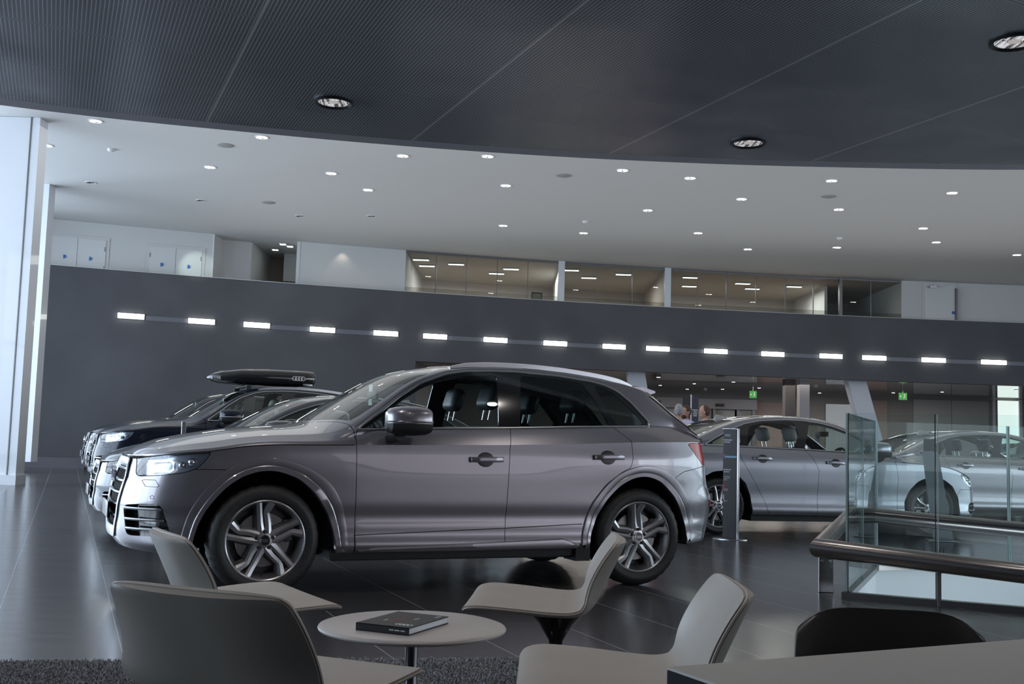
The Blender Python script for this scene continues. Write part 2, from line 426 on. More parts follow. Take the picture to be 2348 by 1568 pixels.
def make_wheel(name, parent, pos, R, rim_r, width, style, outer=-1):
    """wheel with its outer face towards -y; rim mesh is the part, its pieces are sub-parts"""
    k = R / 0.37; q = rim_r
    y0 = 0.0                                    # outermost sidewall plane
    def rf(i, j, r): return r - (0.006 if (j in (6, 7, 15, 16) and i % 3 == 0) else 0)
    prof = [(q - .006, .022), (q + .004, .006), (q + .02, .002), (q + .045, -.004), (R - .045, -.001), (R - .022, .012), (R - .006, .030), (R - .002, .045), (R, .06),
            (R, .085), (R - .008, .087), (R - .008, .094), (R, .096), (R, width - .096), (R - .008, width - .09), (R - .002, width - .04), (R - .012, width - .02), (R - .06, width), (q, width - .02), (q - .006, width - .04)]
    rim = MB()
    lip = [(q + .003, .008), (q - .004, .004), (q - .012, .010), (q - .02, .03), (q - .035, .06)]
    rim.lathe(lip + [(q - .045, .12), (q - .05, width - .05), (q - .02, width - .02)], 72, 'Y', caps=False)
    yh = 0.022
    def spoke(path, w, h):
        """faceted bar along path in the wheel plane: (radius fraction, angle) pairs"""
        pts = []
        for fr, a in path:
            a = math.radians(a); r = fr * (q - .012); yy = yh + 0.004 + 0.020 * (1 - fr) ** 1.0 * 0 + 0.012 * math.sin(PI * min(fr, 1)) - 0.012 * fr
            pts.append(Vector((r * math.sin(a), yy, r * math.cos(a))))
        n = len(pts); v = []
        pr = [(-1, 1.0), (-.55, 0.0), (.10, -.16), (.55, 0.0), (1, 1.0)]
        for i, p in enumerate(pts):
            t = (pts[min(i + 1, n - 1)] - pts[max(i - 1, 0)]); t.y = 0; t.normalize(); sd = Vector((t.z, 0, -t.x))
            ww = w[i] if isinstance(w, (list, tuple)) else w
            for a_, d_ in pr: v.append(p + sd * a_ * ww + Vector((0, d_ * h, 0)))
        m_ = len(pr); f = []
        for i in range(n - 1):
            for j in range(m_ - 1): f.append((i * m_ + j, i * m_ + j + 1, (i + 1) * m_ + j + 1, (i + 1) * m_ + j))
            f.append((i * m_ + m_ - 1, i * m_, (i + 1) * m_, (i + 1) * m_ + m_ - 1))
        rim.add(v, f)
    for s in range(5):
        a0 = 72 * s
        if style == 'zigzag':
            spoke([(.20, a0 - 26), (.45, a0 - 17), (.75, a0 - 13), (1.0, a0 - 11.5)], [.042, .035, .032, .034], .044)
            spoke([(.20, a0 + 26), (.45, a0 + 9), (.70, a0 + 1.5), (.76, a0 + 1.8), (1.0, a0 + 8)], [.040, .035, .033, .034, .044], .044)
        else:
            spoke([(.20, a0 - 20), (.40, a0 - 14), (.70, a0 - 12), (1.0, a0 - 15)], [.030, .024, .020, .026], .036)
            spoke([(.20, a0 + 20), (.40, a0 + 14), (.70, a0 + 12), (1.0, a0 + 15)], [.030, .024, .020, .026], .036)
    rim.lathe([(.0, .020), (.035, .020), (.037, .026), (.075, .030), (.082, .045), (.078, .08), (0, .08)], 40, 'Y')
    o = rim.build('wheel', M_rim, parent, angle=30); o.location = pos
    tb = MB(); tb.lathe(prof, 96, 'Y', rfun=rf, close=True); tb.build('tire', M_tire, o, angle=45)
    bd = MB(); bd.lathe([(0.0, .10), (.09, .10), (.10, .085), (q - .085, .085), (q - .08, .09), (q - .08, .115), (0, .115)], 48, 'Y')
    bd.build('brake_disc', M_disc, o)
    cal = MB(); cal.rbox((q - .105, .095, .06), (.07, .06, .15), .015, 2); cal.build('brake_caliper', M_rimdark, o)
    bk = MB(); bk.lathe([(0, .14), (q - .045, .14), (q - .045, .15), (0, .15)], 40, 'Y'); bk.build('inner_dish', M_rimdark, o)
    cap = MB(); cap.lathe([(0, .014), (.028, .014), (.032, .018), (.034, .024), (0, .024)], 32, 'Y'); cap.build('hub_cap', M_black, o)
    em = MB(); rings_emblem(em, (0, .0125, 0), .0085, (1, 0, 0), (0, 0, 1)); em.build('emblem', M_chrome, o)
    ring = MB(); ring.tube([(.0335 * math.cos(a), .0165, .0335 * math.sin(a)) for a in [2 * PI * i / 32 for i in range(32)]], .0022, 6, True, up=(0, 1, 0)); ring.build('hub_ring', M_chrome, o)
    for s in range(5):
        a = math.radians(72 * s); nb = MB(); nb.lathe([(0, .014), (.008, .014), (.011, .019), (.012, .04), (0, .04)], 12, 'Y', c=(.056 * math.sin(a), 0, .056 * math.cos(a)))
        nb.build('wheel_bolt', M_matt, o)
    vl = MB(); vl.tube([(-.2 * q / .26 * 0.05, .03, -(q - .03)), (-.01, .022, -(q - .075))], .005, 6); vl.build('valve', M_matt, o)
    return o

def build_car(S, root, P, hero=True):
    """S: shape table, P: paint"""
    res = dict(ns=270, nz=38, nc=270, n1=9, n2=20, n3=20) if hero else dict(ns=190, nz=26, nc=190, n1=6, n2=13, n3=13)
    b = Body(S, **res); G = 0.0022
    WB = S['wb']; Rw = S['tyre_r']; arf, arr = S['arch_f'], S['arch_r']; dlo = round_poly(S['dlo'], 1)
    sd = lambda poly, V: poly_sd(poly, V[:, 0], V[:, 2]); fr = lambda poly, V: poly_sd(poly, -V[:, 1], V[:, 2])
    side_only = lambda V: 0.30 - (-V[:, 1])
    mx = np.maximum
    # ---- openings
    b.take(lambda V: sd(arf, V)); b.take(lambda V: sd(arr, V))
    head = b.take(lambda V: mx(sd(S['headlight'], V), V[:, 0] + 0.25), G, 'A')
    grille_open = b.take(lambda V: mx(fr(S['grille'], V), V[:, 0] + 0.45), 0, 'A')
    fog = b.take(lambda V: mx(mx(sd(S['fog'], V), 0.40 + V[:, 1]), V[:, 0] + .3), 0, 'A')
    glassy = b.take(lambda V: mx(sd(dlo, V), side_only(V)), 0.0, 'C')
    yE = lambda V: V
    def screen(V):
        y = np.abs(V[:, 1]); lc = S['screen'][0] + S['screen'][1] * (y / 0.8) ** 2; lh = S['screen'][2] + S['screen'][3] * (y / 0.66) ** 2
        yw = S['screen'][4] + (S['screen'][5] - S['screen'][4]) * np.clip((V[:, 2] - S['screen'][6]) / (S['screen'][7] - S['screen'][6]), 0, 1)
        return np.maximum(np.maximum(lc - V[:, 0], V[:, 0] - lh), y - yw)
    scr = b.take(screen, 0.001, 'C')
    def rglass(V):
        y = np.abs(V[:, 1]); q = S['rear_glass']; yw = q[2] + (q[3] - q[2]) * np.clip((V[:, 2] - q[4]) / (q[5] - q[4]), 0, 1)
        return np.maximum(np.maximum(q[0] - V[:, 0], V[:, 0] - q[1]), y - yw)
    rgl = b.take(rglass, 0.001, 'C')
    tail = b.take(lambda V: mx(sd(S['tail'], V), 1.5 - V[:, 0]), G, 'AC')
    # everything left is painted metal; a dark copy sits behind the gaps
    shell = list(b.A) + list(b.C)
    b.part('inner_body_shell', shell, M_cabin, root, thick=0, offset=-0.022)
    # ---- painted panels
    T = 0.012
    dF = b.take(lambda V: sd(S['door_f'], V), G); dR = b.take(lambda V: sd(S['door_r'], V), G)
    doors = []
    for F, nm in ((dF, 'front_door'), (dR, 'rear_door')):
        doors.append(b.part(nm, F, P, root, 'pair', T))
    zS = b.zS
    hood = b.take(lambda V: V[:, 0] - (S['screen'][0] - 0.03 + S['screen'][1] * (np.abs(V[:, 1]) / 0.8) ** 2), G, 'C') if True else []
    bo = b.part('bonnet', hood, P, root, 'both', T)[0]
    sm_ = MB(); tp = b.top; tp = tp[(tp[:, 0] < S['door_f_l']) & (tp[:, 1] < -.50)]; sm_.tube([(p[0], p[1] - .001, p[2] + .001) for p in tp[::2]], .0035, 5)
    so = sm_.build('bonnet_seam', M_matt, root); mirror_part(so)
    bump = b.take(lambda V: sd(S['bumper_f'], V), G, 'A'); b.part('front_bumper', bump, P, root, 'both', T)
    rb = b.take(lambda V: sd(S['bumper_r'], V), G, 'A'); b.part('rear_bumper', rb, P, root, 'both', T)
    fend = b.take(lambda V: V[:, 0] - S['door_f_l'], G, 'A'); b.part('front_wing', fend, P, root, 'pair', T)
    tg = b.take(lambda V: mx(S['tailgate'][0] - V[:, 0] + 0.0 * V[:, 2], np.abs(V[:, 1]) - S['tailgate'][1]), G, 'AC'); b.part('tailgate', tg, P, root, 'both', T)
    b.part('body_side_and_roof', list(b.A) + list(b.C), P, root, 'both', T)
    # ---- side glass, frames, chrome line
    frames = glassy
    for i, (poly, gm, where) in enumerate(S['glasses']):
        ins, frames = b.cut(frames, lambda V, poly=poly: sd(round_poly(poly, 1), V), 0.0)
        par = root
        objs = b.part('side_window' if where < 0 else 'door_window', ins, gm, root, 'pair', 0)
        if where >= 0:
            for k in (0, 1): objs[k].parent = doors[where][k]; objs[k].scale = (1, 1, 1)
    b.part('window_surround', frames, M_black, root, 'pair', 0.01)
    line = []
    for q in range(len(dlo)):
        a, c = dlo[q], dlo[(q + 1) % len(dlo)]; n = max(1, int(math.dist(a, c) / 0.03))
        for t in range(n): line.append((a[0] + (c[0] - a[0]) * t / n, a[1] + (c[1] - a[1]) * t / n))
    cm = MB(); cm.tube([b.side(l, z, 0.003) for l, z in line], 0.009, 6, True); cl = cm.build('window_trim', M_satin, root); mirror_part(cl)
    b.part('windscreen', scr, M_gl_screen, root, 'both', 0); b.part('rear_window', rgl, M_gl_rear, root, 'both', 0)
    # ---- lamps
    hl = b.part('headlight', head, M_lens, root, 'pair', 0)
    back = mesh_obj('lamp_housing', *_sub(b, head, -0.045), M_lampin, hl[0], True, 60)
    dd = MB(); 
    for strip in S['drl']:
        dd.tube([b.side(l, z, -0.018) for l, z in strip], 0.009, 6)
    ds_ = dd.build('daylight_strip', M_drl, hl[0])
    pj = MB()
    for (l, z, r) in S['projectors']:
        c = b.side(l, z, -0.02); pj.sphere((c.x, c.y, c.z), r, 14, 8, (1, 1, 1))
    pl = pj.build('projector_lens', M_chrome, hl[0])
    for o in (back, ds_, pl): c = o.copy(); COL.objects.link(c); c.parent = hl[1]
    tl = b.part('tail_light', tail, M_red, root, 'pair', 0.004)
    # ---- grille
    gr = MB(); gp = S['grille']
    loop = [p for p in gp if p[0] > 0.001 or True]
    full = [(y, z) for y, z in gp]; full = [p for p in full if p[0] >= 0]
    ring = [(y, z) for y, z in full] + [(-y, z) for y, z in full[::-1] if y > 1e-6]
    rl = []
    for q in range(len(ring)):
        a, c = ring[q], ring[(q + 1) % len(ring)]; n = max(1, int(math.dist(a, c) / 0.03))
        for t in range(n): rl.append((a[0] + (c[0] - a[0]) * t / n, a[1] + (c[1] - a[1]) * t / n))
    gf = MB(); gf.tube([b.front(-y * 1.03, z, 0.004) for y, z in rl], 1.0, closed=True, up=(-1, 0, 0), prof=[(-.034, -.008), (-.030, .000), (-.012, .004), (.014, .004), (.032, .000), (.036, -.006)])
    grl = mesh_obj('grille', *_sub(b, grille_open, -0.06, both=True), M_matt, root, True, 60)
    gf.build('grille_frame', M_gframe, grl)
    zs = [z for _, z in gp]; z0, z1 = min(zs), max(zs)
    def half_w(z):
        best = 0
        for q in range(len(gp)):
            a, c = gp[q], gp[(q + 1) % len(gp)]
            if (a[1] - z) * (c[1] - z) <= 0 and a[1] != c[1]: best = max(best, a[0] + (c[0] - a[0]) * (z - a[1]) / (c[1] - a[1]))
        return best - 0.01
    nsl = S.get('slats', 7)
    for k in range(nsl):
        z = z0 + (z1 - z0) * (k + 0.5) / nsl; w = half_w(z); sl = MB()
        sl.tube([b.front(w * t / 8, z, -0.012 + 0.0) for t in range(-8, 9)], 1.0, up=(0, 0, 1), prof=[(-.012, -.006), (.006, -.007), (.009, 0), (.006, .007), (-.012, .006)])
        sl.build('grille_bar', M_gbar, grl)
    vb = MB()
    for k in range(-9, 10):
        y = k * 0.04
        zz = [z0 + (z1 - z0) * t / 10 for t in range(11)]; zz = [z for z in zz if half_w(z) > abs(y)]
        if len(zz) > 1: vb.tube([b.front(y, z, -0.028) for z in zz], 0.006, 4, up=(-1, 0, 0))
    vb.build('grille_mesh', M_matt, grl)
    em = MB(); zc = S['emblem_z']; c = b.front(0, zc, 0.022); rings_emblem(em, (c.x, 0, zc), 0.052, (0, 1, 0), (0, 0, 1), t=0.13)
    em.build('emblem', M_chrome, grl)
    npb = MB(); zp = S['plate_z']; c = b.front(0, zp, 0.02); npb.rbox((c.x, 0, zp), (0.012, 0.52, 0.11), 0.004, 2); npb.build('number_plate', M_plate, root)
    # ---- lower side intake
    fg = mesh_obj('lower_intake', *_sub(b, fog, -0.06), M_black, root, True, 60); fg2 = mirror_part(fg)
    fz = [z for _, z in S['fog']]; fl = [l for l, _ in S['fog']]
    for k, z in enumerate(S['fog_bars']):
        xs = [l for l in np.linspace(min(fl), max(fl), 40) if poly_sd(S['fog'], np.array([l]), np.array([z]))[0] < -0.004]
        if len(xs) < 2: continue
        tb = MB(); tb.tube([b.side(l, z, 0.002) for l in xs], 0.009, 6); o = tb.build('intake_bar', M_chrome, fg)
        c = o.copy(); COL.objects.link(c); c.parent = fg2
    # ---- wheels
    for wx, wf in ((0, 'f'), (WB, 'r')):
        for sdn in (-1, 1):
            w = make_wheel('wheel', root, (wx, sdn * S['track'], Rw), Rw, S['rim_r'], 0.235, S['wheel_style'])
            if sdn > 0: w.scale = (1, -1, 1)
    # ---- liners, floor pan
    for arch in (arf, arr):
        pts = [p for p in arch if p[1] > 0.2]
        lb = MB(); n = len(pts)
        v = [(l, -0.885, z) for l, z in pts] + [(l, -0.5, z) for l, z in pts]; fcs = [(i, i + 1, n + i + 1, n + i) for i in range(n - 1)] + [tuple(range(n, 2 * n))]
        lb.add(v, fcs); o = lb.build('arch_liner', M_liner, root, angle=60); mirror_part(o)
    fl_ = MB()
    fl_.box((WB / 2, 0, S['floor_z']), (WB - 0.95, 1.56, 0.12)); fl_.box((WB / 2, 0, S['floor_z'] + 0.1), (WB + 0.7, 0.9, 0.3))
    fl_.box((WB + .45, 0, 0.52), (0.55, 1.1, 0.36)); fl_.box((-0.5, 0, 0.45), (0.4, 0.95, 0.24))
    fl_.tube([(0, -.8, Rw), (0, .8, Rw)], .04); fl_.tube([(WB, -.8, Rw), (WB, .8, Rw)], .05)
    fl_.build('underbody', M_matt, root)
    # ---- doors handles
    for i, (l, z) in enumerate(S['handles']):
        for k in (0, 1):
            h = MB()
            pts = [b.side(l + t, z + 0.02 * t, 0.030 if 0.02 < abs(t) < 0.085 or abs(t) < .03 else 0.012) for t in np.linspace(-.125, .125, 12)]
            h.tube(pts, 1.0, up=(0, 0, 1), prof=[(-.009, -.019), (.009, -.018), (.015, 0), (.009, .020), (-.009, .019)])
            o = h.build('door_handle', P, doors[i][k], angle=60)
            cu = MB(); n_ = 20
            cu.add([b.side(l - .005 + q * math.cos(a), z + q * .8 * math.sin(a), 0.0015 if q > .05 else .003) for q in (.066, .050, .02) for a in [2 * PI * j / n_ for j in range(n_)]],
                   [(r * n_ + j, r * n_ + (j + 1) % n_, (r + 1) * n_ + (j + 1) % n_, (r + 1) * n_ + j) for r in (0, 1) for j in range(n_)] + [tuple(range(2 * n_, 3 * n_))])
            o = cu.build('handle_recess_shade', M_recess, doors[i][k], angle=180)
    # ---- mirrors
    c = S['mirror']; base = b.side(c[0] - .02, c[1] - 0.075, 0.0)
    mm = MB(); X0, Z0 = c[0], c[1]; yb = base.y - 0.19
    secs = [(-.155, .035, .05), (-.13, .085, .075), (-.06, .12, .09), (.04, .13, .094), (.12, .125, .088), (.155, .11, .075), (.165, .085, .05)]
    v = []; n_ = 20
    for dx, hy, hz in secs:
        for j in range(n_):
            a = 2 * PI * j / n_; ca, sa = math.cos(a), math.sin(a)
            e = 0.65; v.append((X0 + dx * .95, yb + 0.0 + hy * abs(ca) ** e * (1 if ca > 0 else -1), Z0 + 0.01 * dx + hz * abs(sa) ** e * (1 if sa > 0 else -1) + (0.012 if sa > 0 else 0)))
    f = [(i * n_ + j, i * n_ + (j + 1) % n_, (i + 1) * n_ + (j + 1) % n_, (i + 1) * n_ + j) for i in range(len(secs) - 1) for j in range(n_)] + [tuple(range(n_)), tuple((len(secs) - 1) * n_ + j for j in range(n_))[::-1]]
    mm.add(v, f); mo = mm.build('door_mirror', P, root, angle=50)
    lo = MB(); v2 = [((p[0] - X0) * 1.015 + X0, (p[1] - yb) * 1.02 + yb, min(p[2], Z0 - .012) - 0.004) for p in v]; lo.add(v2, f)
    lo.tube([(X0 - .04, yb + .03, Z0 - .085), (X0 - .07, yb + .12, Z0 - .11), (base.x, base.y + 0.03, base.z)], [.05, .045, .035], 10)
    lo.build('mirror_base', M_matt, mo)
    ind = MB(); ind.tube([(X0 + dx * .96, yb - hy * 1.01, Z0 - .004) for dx, hy, hz in secs[:-1]], .006, 6); ind.build('indicator_strip', M_chrome, mo)
    mc = mirror_part(mo)
    for ch in children(mo): k2 = ch.copy(); COL.objects.link(k2); k2.parent = mc
    # ---- cabin
    lin = S['seats'][3]
    sx, zt = S['seats'][0], S['seats'][1]
    def seat(lx, y, rear=False, w=0.48):
        s_ = MB(); tilt = Matrix.Rotation(math.radians(-22 if not rear else -20), 4, 'Y') if False else Matrix.Rotation(math.radians(18), 4, 'Y')
        hgt = zt - 0.26
        s_.rbox((lx, y, hgt - 0.36), (.15, w, .62), .055, 3, tilt)
        s_.rbox((lx - .30, y, .50), (.50, w, .16), .05, 3)
        o = s_.build('seat', lin[0], root)
        h = MB(); h.rbox((lx + .115, y, zt - .09), (.11, .26, .19), .05, 4, tilt); h.build('headrest', lin[0], o)
        ps = MB()
        for q in (-.06, .06): ps.tube([(lx + .09, y + q, zt - .26), (lx + .11, y + q, zt - .15)], .007, 6)
        ps.build('headrest_post', M_chrome, o)
        ins = MB(); ins.rbox((lx - .05, y, hgt - .33), (.08, w - .16, .5), .03, 3, tilt); ins.build('seat_insert', lin[1], o)
    for y in (-.38, .38): seat(sx, y)
    rx = S['seats'][2]
    for y in (-.42, .42): seat(rx, y, True, .5)
    db = MB(); dl = S['screen'][0] + 0.38
    db.rbox((dl, 0, S['dash_z'] - .11), (.42, 1.36, .24), .07, 3); db.rbox((dl + .45, 0, .6), (.7, .22, .34), .04, 2); db.build('dashboard', M_cabin, root)
    st = MB(); cw = Vector((dl + .36, .38, S['dash_z'] - .06)); t2 = Matrix.Rotation(math.radians(62), 4, 'Y')
    st.tube([cw + (t2 @ Vector((.18 * math.cos(a), .18 * math.sin(a), 0))) for a in [2 * PI * i / 28 for i in range(28)]], .015, 8, True, up=t2 @ Vector((0, 0, 1)))
    st.rbox(cw, (.12, .14, .05), .02, 2, t2); st.tube([cw + (t2 @ Vector((-.17, 0, 0))), cw + (t2 @ Vector((.17, 0, 0)))], .016, 6); st.tube([cw + (t2 @ Vector((0, -.17, 0))), cw + (t2 @ Vector((0, .17, 0)))], .016, 6)
    st.build('steering_wheel', M_cabin, root)
    rm = MB(); rr = b.topz(S['screen'][2] - .10, 0, -0.10); rm.rbox((rr.x + .03, 0, rr.z), (.03, .24, .07), .012, 2); rm.build('rear_view_mirror', M_cabin, root)
    hlm = MB()
    l_a, l_b = S['screen'][2] + 0.12, S['rear_glass'][0] - 0.1
    xs = np.linspace(l_a, l_b, 12); ys = np.linspace(-.5, .5, 7); v = [b.topz(x, y, -0.05) for x in xs for y in ys]
    hlm.add(v, [(i * 7 + j, i * 7 + j + 1, (i + 1) * 7 + j + 1, (i + 1) * 7 + j) for i in range(11) for j in range(6)]); hlm.build('headliner', M_headliner, root, angle=180)
    dp = MB(); dp.add([(S['door_f_l'], -.80, .3), (S['door_r_l'], -.80, .3), (S['door_r_l'], -.80, S['belt_in']), (S['door_f_l'], -.80, S['belt_in'])], [(0, 1, 2, 3)])
    o = dp.build('door_card', M_cabin, root, smooth=False); mirror_part(o)
    return b, doors

def _sub(b, F, off, both=False):
    """vertices/faces of faces F pushed inwards by off along -plan normals (a lamp housing, a grille back)"""
    used = sorted({i for f in F for i in f}); mp = {i: k for k, i in enumerate(used)}
    v = b.V[used].copy(); f = [[mp[i] for i in q] for q in F]
    nn = np.zeros_like(v)
    for q in f:
        n = np.cross(v[q[1]] - v[q[0]], v[q[-1]] - v[q[0]])
        for i in q: nn[i] += n
    if (nn * (v - np.array([1.4, 0, .7]))).sum() < 0: nn = -nn
    nn /= np.linalg.norm(nn, axis=1)[:, None] + 1e-12
    edge_in = v + nn * off
    # a wall from the rim of the opening down to the sunken back
    cnt = {}
    for q in f:
        for i in range(len(q)):
            e = (q[i], q[(i + 1) % len(q)]); cnt[tuple(sorted(e))] = cnt.get(tuple(sorted(e)), 0) + 1
    n = len(v); V2 = np.vstack([edge_in, v]); F2 = [list(q) for q in f]
    for (i, j), c in cnt.items():
        if c == 1 and not (abs(v[i][1]) < 1e-6 and abs(v[j][1]) < 1e-6): F2.append([i, j, n + j, n + i])
    if both:
        m = len(V2); V2 = np.vstack([V2, V2 * np.array([1, -1, 1])]); F2 = F2 + [[i + m for i in q[::-1]] for q in F2]
    return V2, F2

# ---- shape tables (metres, front axle at l = 0, rearwards positive)
SUV = dict(
    wb=2.819, tyre_r=0.365, rim_r=0.262, track=0.925, wheel_style='zigzag', floor_z=0.27,
    plan=[(-.915, 0), (-.912, .22), (-.895, .42), (-.855, .56), (-.78, .69), (-.67, .80), (-.52, .875), (-.3, .915), (0, .93), (.6, .935), (1.5, .935), (2.3, .935), (2.82, .93), (3.1, .915), (3.33, .885), (3.5, .82), (3.62, .70), (3.68, .52), (3.715, .3), (3.725, 0)],
    zlo=[(-.95, .30), (-.8, .285), (-.6, .27), (-.4, .27), (.4, .275), (2.4, .285), (3.0, .29), (3.3, .31), (3.75, .34)],
    zS=[(-.95, .872), (-.80, .885), (-.70, .90), (-.52, .925), (-.361, .937), (-.172, .975), (0, .990), (.478, .999), (1.72, 1.031), (2.26, 1.051), (2.73, 1.075), (3.25, 1.091), (3.75, 1.09)],
    dn=[(.25, .09), (.33, .02), (.40, 0), (.58, .0), (.70, .02), (.80, .055), (.90, .11)],
    ds=[(.25, .055), (.30, .010), (.345, .004), (.36, .020), (.42, .026), (.445, .016), (.50, .030), (.60, .012), (.80, .004), (.95, .006), (1.00, .012), (1.1, .022)],
    dt=[(.30, .14), (.34, .08), (.42, .04), (.53, .012), (.655, .0), (.68, .012), (.735, .055), (.87, .09), (.955, .105), (1.09, .165)],
    yB=[(.3, .87), (.6, .855), (1.5, .85), (2.4, .84), (2.95, .80), (3.3, .74), (3.6, .68)],
    zB=[(.3, 1.09), (.6, 1.108), (1.2, 1.13), (1.76, 1.152), (2.3, 1.176), (2.94, 1.201), (3.6, 1.205)],
    zE=[(.3, 1.03), (.50, 1.085), (.62, 1.135), (.80, 1.275), (.95, 1.392), (1.09, 1.478), (1.30, 1.553), (1.5, 1.585), (1.84, 1.602), (2.2, 1.592), (2.5, 1.565), (2.8, 1.525), (2.98, 1.48), (3.1, 1.40), (3.3, 1.24), (3.43, 1.13), (3.56, 1.09), (3.8, 1.09)],
    zC=[(-.84, .86), (-.805, .885), (-.77, .93), (-.69, .975), (-.60, 1.005), (-.45, 1.04), (-.2, 1.085), (.04, 1.115), (.30, 1.135), (.40, 1.155), (.5, 1.22), (.7, 1.345), (.9, 1.465), (1.02, 1.53), (1.15, 1.575), (1.35, 1.615), (1.6, 1.636), (1.9, 1.638), (2.2, 1.628), (2.6, 1.592), (2.95, 1.545), (3.07, 1.50), (3.2, 1.39), (3.42, 1.17), (3.50, 1.10), (3.6, 1.09)],
    slope=[(.3, .40), (1.5, .40), (2.5, .42), (3.2, .40), (3.6, .3)], sig_zE=0.03, sig_zC=0.035, cowl=(.34, .60),
    haunch=lambda l, z: 0.014 * np.exp(-((z - .92) / .13) ** 2) * (np.exp(-(l / .55) ** 2) + np.exp(-((l - 2.82) / .6) ** 2)),
    arch_f=None, arch_r=None,
    headlight=round_poly([(-.80, .760), (-.785, .905), (-.36, .945), (-.41, .868), (-.456, .822), (-.53, .795), (-.66, .775)], 1),
    drl=[[(-.74, .80), (-.62, .80), (-.60, .815), (-.60, .86), (-.62, .872), (-.74, .865)]], projectors=[(-.55, .845, .022), (-.49, .865, .025)],
    grille=[(0, .845), (.30, .843), (.345, .835), (.41, .78), (.435, .745), (.435, .70), (.40, .50), (.36, .41), (.33, .38), (0, .375)], slats=6, emblem_z=.76, plate_z=.52,
    fog=round_poly([(-.862, .572), (-.748, .590), (-.675, .592), (-.645, .570), (-.590, .412), (-.66, .385), (-.837, .378)], 1), fog_bars=[.555, .485, .425],
    dlo=[(.60, 1.108), (.785, 1.240), (.929, 1.352), (1.088, 1.452), (1.296, 1.531), (1.448, 1.559), (1.67, 1.572), (1.84, 1.577), (2.2, 1.563), (2.495, 1.533), (2.619, 1.507), (2.717, 1.465), (2.819, 1.385), (2.89, 1.305), (2.955, 1.238), (2.955, 1.203), (2.3, 1.178), (1.76, 1.153), (1.2, 1.134)],
    glasses=[([(.675, 1.123), (.816, 1.225), (.95, 1.330), (1.1, 1.421), (1.23, 1.474), (1.445, 1.524), (1.70, 1.544), (1.665, 1.157), (1.2, 1.142)], M_gl_front, 0),
             ([(1.895, 1.550), (2.15, 1.544), (2.409, 1.517), (2.50, 1.38), (2.590, 1.195), (2.2, 1.181), (1.835, 1.168)], M_gl_rear, 1),
             ([(2.505, 1.506), (2.60, 1.488), (2.675, 1.456), (2.80, 1.34), (2.905, 1.228), (2.89, 1.212), (2.655, 1.205)], M_gl_rear, -1)],
    door_f=[(.60, 1.110), (.586, 1.06), (.586, .99), (.594, .711), (.608, .22), (1.705, .22), (1.712, .552), (1.725, 1.0), (1.757, 1.152), (1.2, 1.132)],
    door_r=[(1.757, 1.152), (1.725, 1.0), (1.712, .552), (1.705, .22), (2.30, .22), (2.341, .457), (2.402, .617), (2.517, .756), (2.648, .851), (2.722, .885), (2.741, .957), (2.738, 1.087), (2.617, 1.190), (2.3, 1.177)],
    door_f_l=.60, door_r_l=2.45, belt_in=1.12,
    bumper_f=[(-1.2, .1), (-1.2, 1.2), (-.78, 1.2), (-.78, .87), (-.52, .819), (-.272, .821), (-.20, .76), (-.30, .1)],
    bumper_r=[(3.13, .1), (3.13, .81), (3.21, .86), (3.45, .905), (3.9, .905), (3.9, .1)],
    tail=round_poly([(3.26, 1.082), (3.44, 1.085), (3.9, 1.085), (3.9, .93), (3.50, .905), (3.44, .91), (3.36, .98)], 1), tailgate=(3.02, .62),
    screen=(.41, .16, 1.03, .15, .80, .665, 1.12, 1.53), rear_glass=(3.05, 3.43, .72, .64, 1.17, 1.46), handles=[(1.54, .922), (2.53, .957)],
    mirror=(.895, 1.172), seats=(1.66, 1.475, 2.36, (M_leather_dark, M_leather_grey)), dash_z=1.10)
def arch(cx, cz, pts): return pts
SUV['arch_f'] = [(-.462, .1), (-.462, .28), (-.450, .383), (-.423, .475), (-.368, .585), (-.269, .707), (-.167, .780), (-.061, .816), (.048, .820), (.198, .772), (.314, .676), (.411, .537), (.464, .374), (.474, .279), (.474, .1)]
SUV['arch_r'] = [(2.378, .1), (2.384, .292), (2.398, .387), (2.444, .514), (2.52, .641), (2.637, .753), (2.757, .812), (2.866, .821), (2.99, .785), (3.132, .662), (3.219, .513), (3.255, .394), (3.262, .3), (3.262, .1)]

